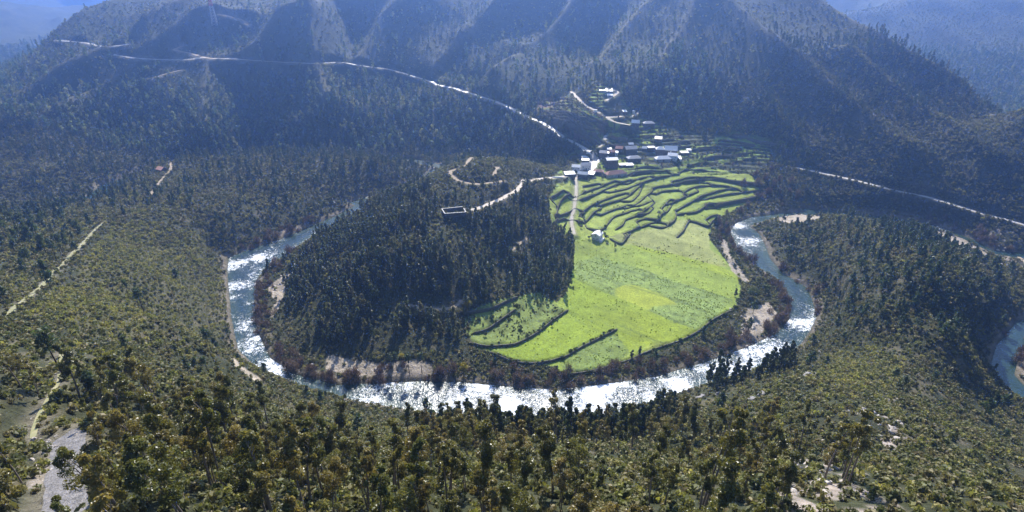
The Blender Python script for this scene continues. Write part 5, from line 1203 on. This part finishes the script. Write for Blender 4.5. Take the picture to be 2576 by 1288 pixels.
vhouse(T2, 1380, 700, 112, 30, 6, 4, 'low hut with pale flat slab roof above the terraces', 'mono', .5, 'stone_wall', 'pale_roof', nwin=1, door=False, grp=V)
vhouse(T2, 1278, 706, 82, 26, 5, 2, 'low hut with mottled grey slab roof left of the pale slab roof', 'mono', .5, 'stone_wall', 'slate_roof', nwin=1, door=False, grp=V)
vhouse(T2, 1790, 368, 96, 52, 6, -10, 'small stone barn with slate roof standing alone above the village', 'mono', 1.0, 'stone_wall', 'slate_roof', nwin=1, grp=V)
vhouse(T2, 1468, 132, 108, 52, 7, -8, 'stone house with bright roof by the lane end above the village', 'gable_x', 1.6, 'stone_wall', 'pale_roof', nwin=2, grp=V)
vhouse(T2, 1655, 134, 160, 42, 7, 3, 'stone house with grey hip roof, right of the bright one above the village', 'hip', 1.3, 'stone_wall', 'slate_roof', nwin=3, grp=V)
vhouse(T2, 2096, 628, 44, 30, 4, -6, 'tiny white hut at the right end of the village, lower of two', 'mono', .4, 'white_wall', 'pale_roof', nwin=1, door=False, grp=V, name='hut')
vhouse(T2, 2090, 590, 40, 26, 4, -6, 'tiny white hut at the right end of the village, upper of two', 'mono', .4, 'grey_wall', 'pale_roof', nwin=1, door=False, grp=V, name='hut')
vhouse(T2, 2160, 540, 110, 34, 5, 2, 'pale roofed shelter beyond the right end of the village', 'mono', .5, 'stone_wall', 'pale_roof', nwin=2, door=False, grp=V, name='shelter')
vhouse(T2, 2226, 488, 60, 26, 4, 0, 'small bluish shed with white roof near the right terraces', 'mono', .4, 'grey_wall', 'pale_roof', nwin=1, door=False, grp=V, name='hut')
vhouse(T2, 768, 590, 116, 22, 4, -3, 'low white-roofed shed beside the road, upper of two', 'mono', .4, 'stone_wall', 'pale_roof', nwin=1, door=False, grp=V, name='shed')
vhouse(T2, 760, 642, 104, 34, 4.5, -3, 'low white-roofed shed beside the road, lower of two', 'mono', .5, 'stone_wall', 'pale_roof', nwin=1, door=False, grp=V, name='shed')
vhouse(T2, 1404, 408, 66, 22, 4, 0, 'small shed with bright crumpled roof behind the slate-roofed house', 'gable_x', .8, 'stone_wall', 'pale_roof', nwin=1, door=False, grp=V, name='shed')
vhouse(T2, 1100, 470, 60, 26, 5, 0, 'low stone shed at the lane end behind the stone houses', 'mono', .5, 'stone_wall', 'slate_roof', nwin=1, door=False, grp=V, name='shed')
vhouse(T6, 725, 262, 184, 60, 8, 0, 'upper of two isolated houses with bright roof high above the village', 'mono', 1.4, 'stone_wall', 'pale_roof', nwin=3, grp=V)
vhouse(T6, 740, 372, 150, 46, 7, 0, 'lower of two isolated houses with bright roof high above the village', 'mono', 1.1, 'grey_wall', 'pale_roof', nwin=2, grp=V)
vhouse(T6, 1160, 838, 104, 34, 5, 6, 'small pale-roofed hut among gardens below the isolated houses', 'mono', .8, 'stone_wall', 'pale_roof', nwin=1, door=False, grp=V, name='hut')
vhouse(T6, 540, 262, 180, 26, 3, -6, 'low white-topped lean-to beside the upper isolated house', 'mono', .3, 'grey_wall', 'pale_roof', nwin=1, door=False, grp=V, name='lean_to')
# the hut with the orange roof on the left spur
x, y = spot((404, 434)); house('small house with bright orange tiled roof alone on the left spur', x, y + 3, 8.0, 6.5, 3.0, math.radians(-28), 'gable_x', 2.0, 'stone_wall', 'orange_roof', nwin=2, name='tiled_house')
# white cottage on the meadow
C = np.array(spot((1507, 607.3))); zc = ground_z(*C); Lp = at_z(1489.5, 603.2, zc)[:2]; u = Lp - C; u /= np.linalg.norm(u); bk = np.array([-u[1], u[0]]); bk = bk if bk[1] > 0 else -bk
CW, CD, CHH, CR = 6.4, 7.2, 4.7, 1.5; ctr = C + u * CW / 2 + bk * CD / 2; yaw = math.atan2(-u[1], -u[0]); zc = zc - .1
r = root('white_cottage', ctr[0], ctr[1], zc, yaw, 'white two-storey cottage with bright gable roof standing alone on the meadow', 'house')
walls_mesh(CW, CD, CHH, 'gable_y', CR, below=1.5).done('wall', M['white_wall'], r); ro = roof_mesh(CW, CD, CHH, 'gable_y', CR, .35).done('roof', M['pale_roof'], r)
c = Solid(); c.box(1.7, 2.4, 2.2, 2.9, CHH + .2, CHH + 2.0); c.box(1.6, 2.5, 2.1, 3.0, CHH + 2.003, CHH + 2.15); c.done('chimney', M['stone_wall'], ro)
fy_ = ('y', -1, -CD / 2); fx_ = ('x', 1, CW / 2)
opening('window', r, 0, 3.6, .95, 1.05, fy_, M['white_wall'], M['pane']); opening('window', r, -1.35, 1.1, .95, 1.0, fy_, M['white_wall'], M['pane']); opening('window', r, 1.35, 1.1, .95, 1.0, fy_, M['white_wall'], M['pane'])
opening('door', r, -1.8, .9, 1.0, 2.1, fx_, M['white_wall'], M['wood_door']); opening('door', r, 1.2, .9, 1.0, 2.1, fx_, M['white_wall'], M['wood_door'])
s = Solid(); s.box(CW / 2, CW / 2 + 2.4, -CD / 2 - .2, CD / 2 - .5, -1.2, .88); s.done('terrace', M['white_wall'], r); s = Solid()
for i in range(4): s.box(CW / 2 + .3, CW / 2 + 2.1, -CD / 2 - .2 - .35 * (i + 1), -CD / 2 - .2 - .35 * i - .003, -1.2, .7 - .2 * i)
s.done('step', M['concrete'], r)
s = Solid(); s.box(CW / 2 + 2.25, CW / 2 + 2.4, -CD / 2 - .2, CD / 2 - .5, .883, 1.7); s.done('parapet', M['white_wall'], r)
# walled enclosure without a roof on the hill
ez = 45 + 2.3; cor = [at_z(a, b, ez)[:2] for a, b in TB([(335, 1255), (755, 1225), (690, 1118), (275, 1160)])]
ec = np.mean(cor, 0); ezg = ground_z(*ec)
r = root('stone_enclosure', ec[0], ec[1], 45.0, 0, 'roofless rectangular stone enclosure with white coping on the wooded hill', 'enclosure')
for i in range(4):
    a, b = cor[i] - ec, cor[(i + 1) % 4] - ec; d_ = (b - a) / np.linalg.norm(b - a); nn = np.array([-d_[1], d_[0]]) * .3
    if i == 1: b = b - (b - a) * .3        # the gap of the gateway
    P_ = [a - nn, b - nn, b + nn, a + nn]
    Solid().poly([(*p, -2) for p in P_] + [(*p, 2.3) for p in P_], [(3, 2, 1, 0), (4, 5, 6, 7)] + [(k, (k + 1) % 4, 4 + (k + 1) % 4, 4 + k) for k in range(4)]).done('wall', M['stone_wall'], r)
    P_ = [a - nn * 1.2, b - nn * 1.2, b + nn * 1.2, a + nn * 1.2]
    Solid().poly([(*p, 2.303 + .002 * i) for p in P_] + [(*p, 2.5 + .002 * i) for p in P_], [(3, 2, 1, 0), (4, 5, 6, 7)] + [(k, (k + 1) % 4, 4 + (k + 1) % 4, 4 + k) for k in range(4)]).done('coping', M['coping'], r)
for i, (fx, fy2) in enumerate([(.30, .22), (.55, .26), (.68, .2)]):
    p = cor[0] + (cor[1] - cor[0]) * fx + (cor[3] - cor[0]) * fy2
    s = Solid(); s.box(-.8, .8, -.4, .4, -.3, .45); s.box(-.7, .7, -.32, .32, .452, .6)
    o = s.done('stone_slab', M['white_paint'] if i == 1 else M['concrete'], None, .03); o.location = (p[0], p[1], 45.05); tag(o, ['left pale slab lying inside the roofless enclosure', 'white slab in the middle of the roofless enclosure', 'right pale slab lying inside the roofless enclosure'][i], 'slab')
# power pylon on the left mountain
x, y = spot((541, 62)); z = ground_z(x, y); r = root('pylon', x, y, z, .15, 'tall red and white lattice power pylon on the left mountain', 'pylon')
def lattice(z0, z1, w0, w1, step=3.2, rr_=.22):
    s = Solid(); W = lambda t: w0 + (w1 - w0) * t; n = max(1, int((z1 - z0) / step))
    for k in range(n):
        a, b = k / n, (k + 1) / n; za, zb = z0 + (z1 - z0) * a, z0 + (z1 - z0) * b
        for i in range(4):
            p = [(1, 1), (-1, 1), (-1, -1), (1, -1)]; s0, s1 = p[i], p[(i + 1) % 4]
            s.bar((s0[0] * W(a), s0[1] * W(a), za), (s0[0] * W(b), s0[1] * W(b), zb), rr_); s.bar((s0[0] * W(a), s0[1] * W(a), za), (s1[0] * W(b), s1[1] * W(b), zb), rr_ * .7); s.bar((s1[0] * W(a), s1[1] * W(a), za), (s0[0] * W(b), s0[1] * W(b), zb), rr_ * .7)
    return s
lattice(-1, 24, 3.4, 1.9).done('tower', M['metal'], r); lattice(24, 32, 1.9, 1.4).done('red_section', M['red_paint'], r); lattice(32, 43, 1.4, .9).done('white_section', M['white_paint'], r)
for zz in (31, 37):
    s = Solid(); s.bar((-6.5, 0, zz), (6.5, 0, zz), .22); s.bar((-6.5, 0, zz), (0, 0, zz + 2.4), .16); s.bar((6.5, 0, zz), (0, 0, zz + 2.4), .16); ca = s.done('cross_arm', M['white_paint'], r)
    for sx in (-6.3, 6.3): Solid().cyl((sx, 0, zz - 1.6), .18, 1.4, 8).done('insulator', M['white_paint'], ca)
# poles
for i, (pt, hh, lab) in enumerate([((1499, 649), 7, 'slim wooden pole on the meadow in front of the white cottage'), (T2([(648, 1010)])[0], 7, 'slim pole beside the cobbled path below the village'), (T2([(905, 690)])[0], 6, 'lamp-less pole at the foot of the village square'), (T8([(205, 500)])[0], 7, 'slim pole in the dark trees left of the terraces')]):
    x, y = spot(pt); r = root('utility_pole', x, y, ground_z(x, y), 0, lab, 'pole'); Solid().cyl((0, 0, -.5), .11, hh + .5, 10).done('post', M['concrete'], r); Solid().box(-.7, .7, -.06, .06, hh - .5, hh - .38).done('cross_arm', M['metal'], r)
# cars by the square
def car(pt, yaw, paint, lab):
    x, y = spot(pt); r = root('parked_car', x, y, ground_z(x, y) + .12, math.radians(yaw), lab, 'car', None)
    s = Solid(); s.box(-2.1, 2.1, -.85, .85, .35, .85); s.done('body', M[paint], r, .12)
    s = Solid(); s.poly([(-1.5, -.8, .852), (1.1, -.8, .852), (1.1, .8, .852), (-1.5, .8, .852), (-1.1, -.66, 1.42), (.55, -.66, 1.42), (.55, .66, 1.42), (-1.1, .66, 1.42)], [(3, 2, 1, 0), (4, 5, 6, 7), (0, 1, 5, 4), (1, 2, 6, 5), (2, 3, 7, 6), (3, 0, 4, 7)]); s.done('window', M['pane'], r)
    Solid().box(-1.05, .5, -.62, .62, 1.423, 1.47).done('roof', M[paint], r, .02)
    for wx in (-1.35, 1.35):
        for wy in (-.86, .66):
            s = Solid(); k = 14; s.v = [(wx + math.cos(2 * math.pi * j / k) * .33, wy + q, .33 + math.sin(2 * math.pi * j / k) * .33) for q in (0, .2) for j in range(k)]; s.f = [tuple(range(k)), tuple(range(k, 2 * k))] + [(j, (j + 1) % k, k + (j + 1) % k, k + j) for j in range(k)]; s.done('wheel', M['tyre'], r)
car((1487, 383.5), 60, 'car_dark', 'dark car parked at the upper edge of the road above the square'); car((1500, 389), 80, 'car_dark', 'dark car parked by the bush at the corner of the square'); car((1474, 383), -30, 'car_dark', 'small dark car parked along the wall on the lower road side')
# two round water tanks
for pt, lab in ((T6([(342, 838)])[0], 'small round white water tank on the green strip left of the lane'), (T6([(1422, 858)])[0], 'round white water tank at the top right of the village gardens')):
    x, y = spot(pt); r = root('water_tank', x, y, ground_z(x, y), 0, lab, 'tank'); Solid().cyl((0, 0, -.5), 1.6, 3.2, 18).done('tank', M['white_paint'], r); Solid().cyl((0, 0, 2.703), 1.7, .2, 18).done('lid', M['concrete'], r)
# retaining walls of the road into the village
for l, hh, lab in ((T2([(620, 395), (700, 455), (770, 520), (850, 560)]), 1.0, 'low white parapet along the lower side of the village road'), (T2([(440, 870), (360, 868), (290, 862)]), 1.0, 'white parapet of the track leaving the village to the left')):
    q = smooth_line(world(l), 1.5); d = np.gradient(q, axis=0); d /= np.linalg.norm(d, axis=1)[:, None]; nr = np.stack([-d[:, 1], d[:, 0]], 1) * .2; zz = hat(q[:, 0], q[:, 1]); n = len(q)
    rows = [np.column_stack([q - nr, zz - .6]), np.column_stack([q - nr, zz + hh]), np.column_stack([q + nr, zz + hh]), np.column_stack([q + nr, zz - .6])]; f = []
    for k in range(3): a_ = np.arange(n - 1) + k * n; f.append(np.stack([a_, a_ + 1, a_ + n + 1, a_ + n], -1))
    tag(link('parapet_wall', mesh_np('parapet_wall', np.concatenate(rows), np.concatenate(f), [M['white_wall']])), lab, 'wall')
# boulders
def boulder(seed):
    b = bmesh.new(); bmesh.ops.create_icosphere(b, subdivisions=3, radius=1); r = random.Random(seed); ps = [Vector((r.uniform(-1, 1), r.uniform(-1, 1), r.uniform(-.6, 1))).normalized() for _ in range(9)]
    for v in b.verts:
        for p in ps:
            e = v.co.dot(p) - r.uniform(.58, .60)
            if e > 0: v.co -= p * e
        v.co.z *= .7; v.co += v.co.normalized() * .07 * (float(vnoise(np.array([v.co.x * 3.1]), np.array([v.co.y * 3.1 + v.co.z * 2]), seed)[0]) - .5)
    me = bpy.data.meshes.new('boulder'); b.to_mesh(me); b.free(); return me
BO = [boulder(k) for k in range(4)]; BO2 = [m_.copy() for m_ in BO]
for m_ in BO: m_.materials.append(M['rock'])
for m_ in BO2: m_.materials.append(M['pale_rock'])
def TR(pts): return [(1727.8 + .3293 * a, 864 + .3293 * b) for a, b in pts]
def rocks(meshes, pts, lo, hi, lab, grp):
    for p in pts:
        x, y = spot(p); o = link('boulder', meshes[r1.integers(0, 4)]); s = r1.uniform(lo, hi); o.location = (x, y, ground_z(x, y) + s * .1); o.scale = (s * r1.uniform(.8, 1.5), s, s * r1.uniform(.8, 1.2)); o.rotation_euler = (0, 0, r1.random() * 6); tag(o, lab, 'rock', grp)
rocks(BO, TR([(250, 385), (275, 400), (225, 395), (300, 410), (500, 420), (520, 430), (480, 432), (130, 405), (150, 395), (110, 420), (585, 382), (575, 395), (940, 250), (990, 240), (1010, 70)]), 1.1, 2.4, 'dark jagged boulder on the slope above the right river bend', 'dark boulders of the right slope')
rocks(BO2, TR([(1340 + r1.normal(0, 60), 530 + r1.normal(0, 20)) for _ in range(16)] + [(1550 + r1.normal(0, 70), 450 + r1.normal(0, 14)) for _ in range(8)] + [(1600 + r1.normal(0, 90), 640 + r1.normal(0, 50)) for _ in range(14)] + [(1000 + r1.normal(0, 190), 1000 + r1.normal(0, 90)) for _ in range(36)]), .4, 1.1, 'pale grey boulder in the bare ground of the right foreground', 'pale boulders of the right foreground')
rocks(BO2, T5([(2330 + r1.normal(0, 60), 500 + r1.normal(0, 80)) for _ in range(26)]) + T4([(440 + r1.normal(0, 26), 700 + r1.normal(0, 80)) for _ in range(10)]) + [(960 + r1.normal(0, 60), 928 + r1.normal(0, 9)) for _ in range(16)] + [(2530 + r1.normal(0, 28), 630 + r1.normal(0, 24)) for _ in range(30)], .5, 1.4, 'pale boulder lying on a gravel bank of the river', 'pale boulders of the river banks')
rocks(BO2, [(120 + r1.normal(0, 35), 1150 + r1.normal(0, 45)) for _ in range(18)] + [(160 + r1.normal(0, 12), 905 + r1.normal(0, 16)) for _ in range(8)], .25, .7, 'pale stone beside the rocky track at lower left', 'stones beside the rocky track')
# garden trees, clear of the houses
HS = np.array([(o.location.x, o.location.y) for o in COL.objects if o.get('category') in ('house',) and o.type == 'EMPTY'])
x, y, GT = GARDEN
for i in range(len(x)):
    if np.min((HS[:, 0] - x[i]) ** 2 + (HS[:, 1] + 1 - y[i]) ** 2) < 64: continue
    put('garden_tree', GT[r1.integers(0, 3)], x[i], y[i], ground_z(x[i], y[i]) - .2, r1.random() * 6, r1.uniform(.5, .95), 'small grey-green or bare garden tree in the village', 'tree', 'garden trees of the village', .04)
# ------------------------------------------------------------------ light, sky, air and camera
SUN_EL = math.radians(41); SUN_AZ = math.radians(2)       # ahead of the camera, a touch to the right
sl = bpy.data.lights.new('sun', 'SUN'); sl.energy = 5.0; sl.angle = math.radians(.5); sl.color = (1, .95, .86)
so = link('sun', sl); so.rotation_euler = Vector((-math.sin(SUN_AZ) * math.cos(SUN_EL), -math.cos(SUN_AZ) * math.cos(SUN_EL), -math.sin(SUN_EL))).to_track_quat('-Z', 'Y').to_euler()
wd = bpy.data.worlds.new('World'); scene.world = wd; wd.use_nodes = True
nt = wd.node_tree; sky = nt.nodes.new('ShaderNodeTexSky'); sky.sky_type = 'NISHITA'; sky.sun_disc = False
sky.sun_elevation = SUN_EL; sky.sun_rotation = SUN_AZ; sky.air_density = 1.0; sky.dust_density = .6; sky.ozone_density = 2.0
nt.links.new(sky.outputs[0], nt.nodes['Background'].inputs[0]); nt.nodes['Background'].inputs[1].default_value = .085
def haze_box(x0, x1, y0, y1, z0, z1):
    co = [(x, y, z) for x in (x0, x1) for y in (y0, y1) for z in (z0, z1)]
    f = [(0, 1, 3, 2), (4, 6, 7, 5), (0, 4, 5, 1), (2, 3, 7, 6), (0, 2, 6, 4), (1, 5, 7, 3)]
    o = link('haze', mesh_np('haze', co, f)); tag(o, kind='stuff')
    m = bpy.data.materials.new('blue_air'); m.use_nodes = True; t = m.node_tree
    t.nodes.remove(t.nodes['Principled BSDF'])
    v = t.nodes.new('ShaderNodeVolumePrincipled'); v.inputs['Color'].default_value = (.26, .46, 1, 1); v.inputs['Density'].default_value = HAZE_D; v.inputs['Anisotropy'].default_value = HAZE_G
    t.links.new(v.outputs[0], t.nodes['Material Output'].inputs['Volume'])
    o.data.materials.append(m)
HAZE_D = .00034; HAZE_G = .74
haze_box(-9200, 9200, -600, 9300, float(HGT.min()) - 1, float(HGT.max()) + 30)
cam = bpy.data.cameras.new('camera'); co_ = link('camera', cam)
cam.sensor_width = 36; cam.lens = 36 * FPX / 2576; cam.clip_start = .5; cam.clip_end = 20000
co_.location = (0, 0, H_CAM); co_.rotation_euler = (math.pi / 2 - PITCH, 0, 0); scene.camera = co_
scene.view_settings.view_transform = 'Standard'; scene.view_settings.look = 'None'; scene.view_settings.gamma = 1; scene.view_settings.exposure = 1.28
scene.view_settings.use_curve_mapping = False
scene.cycles.volume_bounces = 1; scene.cycles.max_bounces = 6; scene.cycles.diffuse_bounces = 2; scene.cycles.glossy_bounces = 2; scene.cycles.transmission_bounces = 3; scene.cycles.transparent_max_bounces = 4
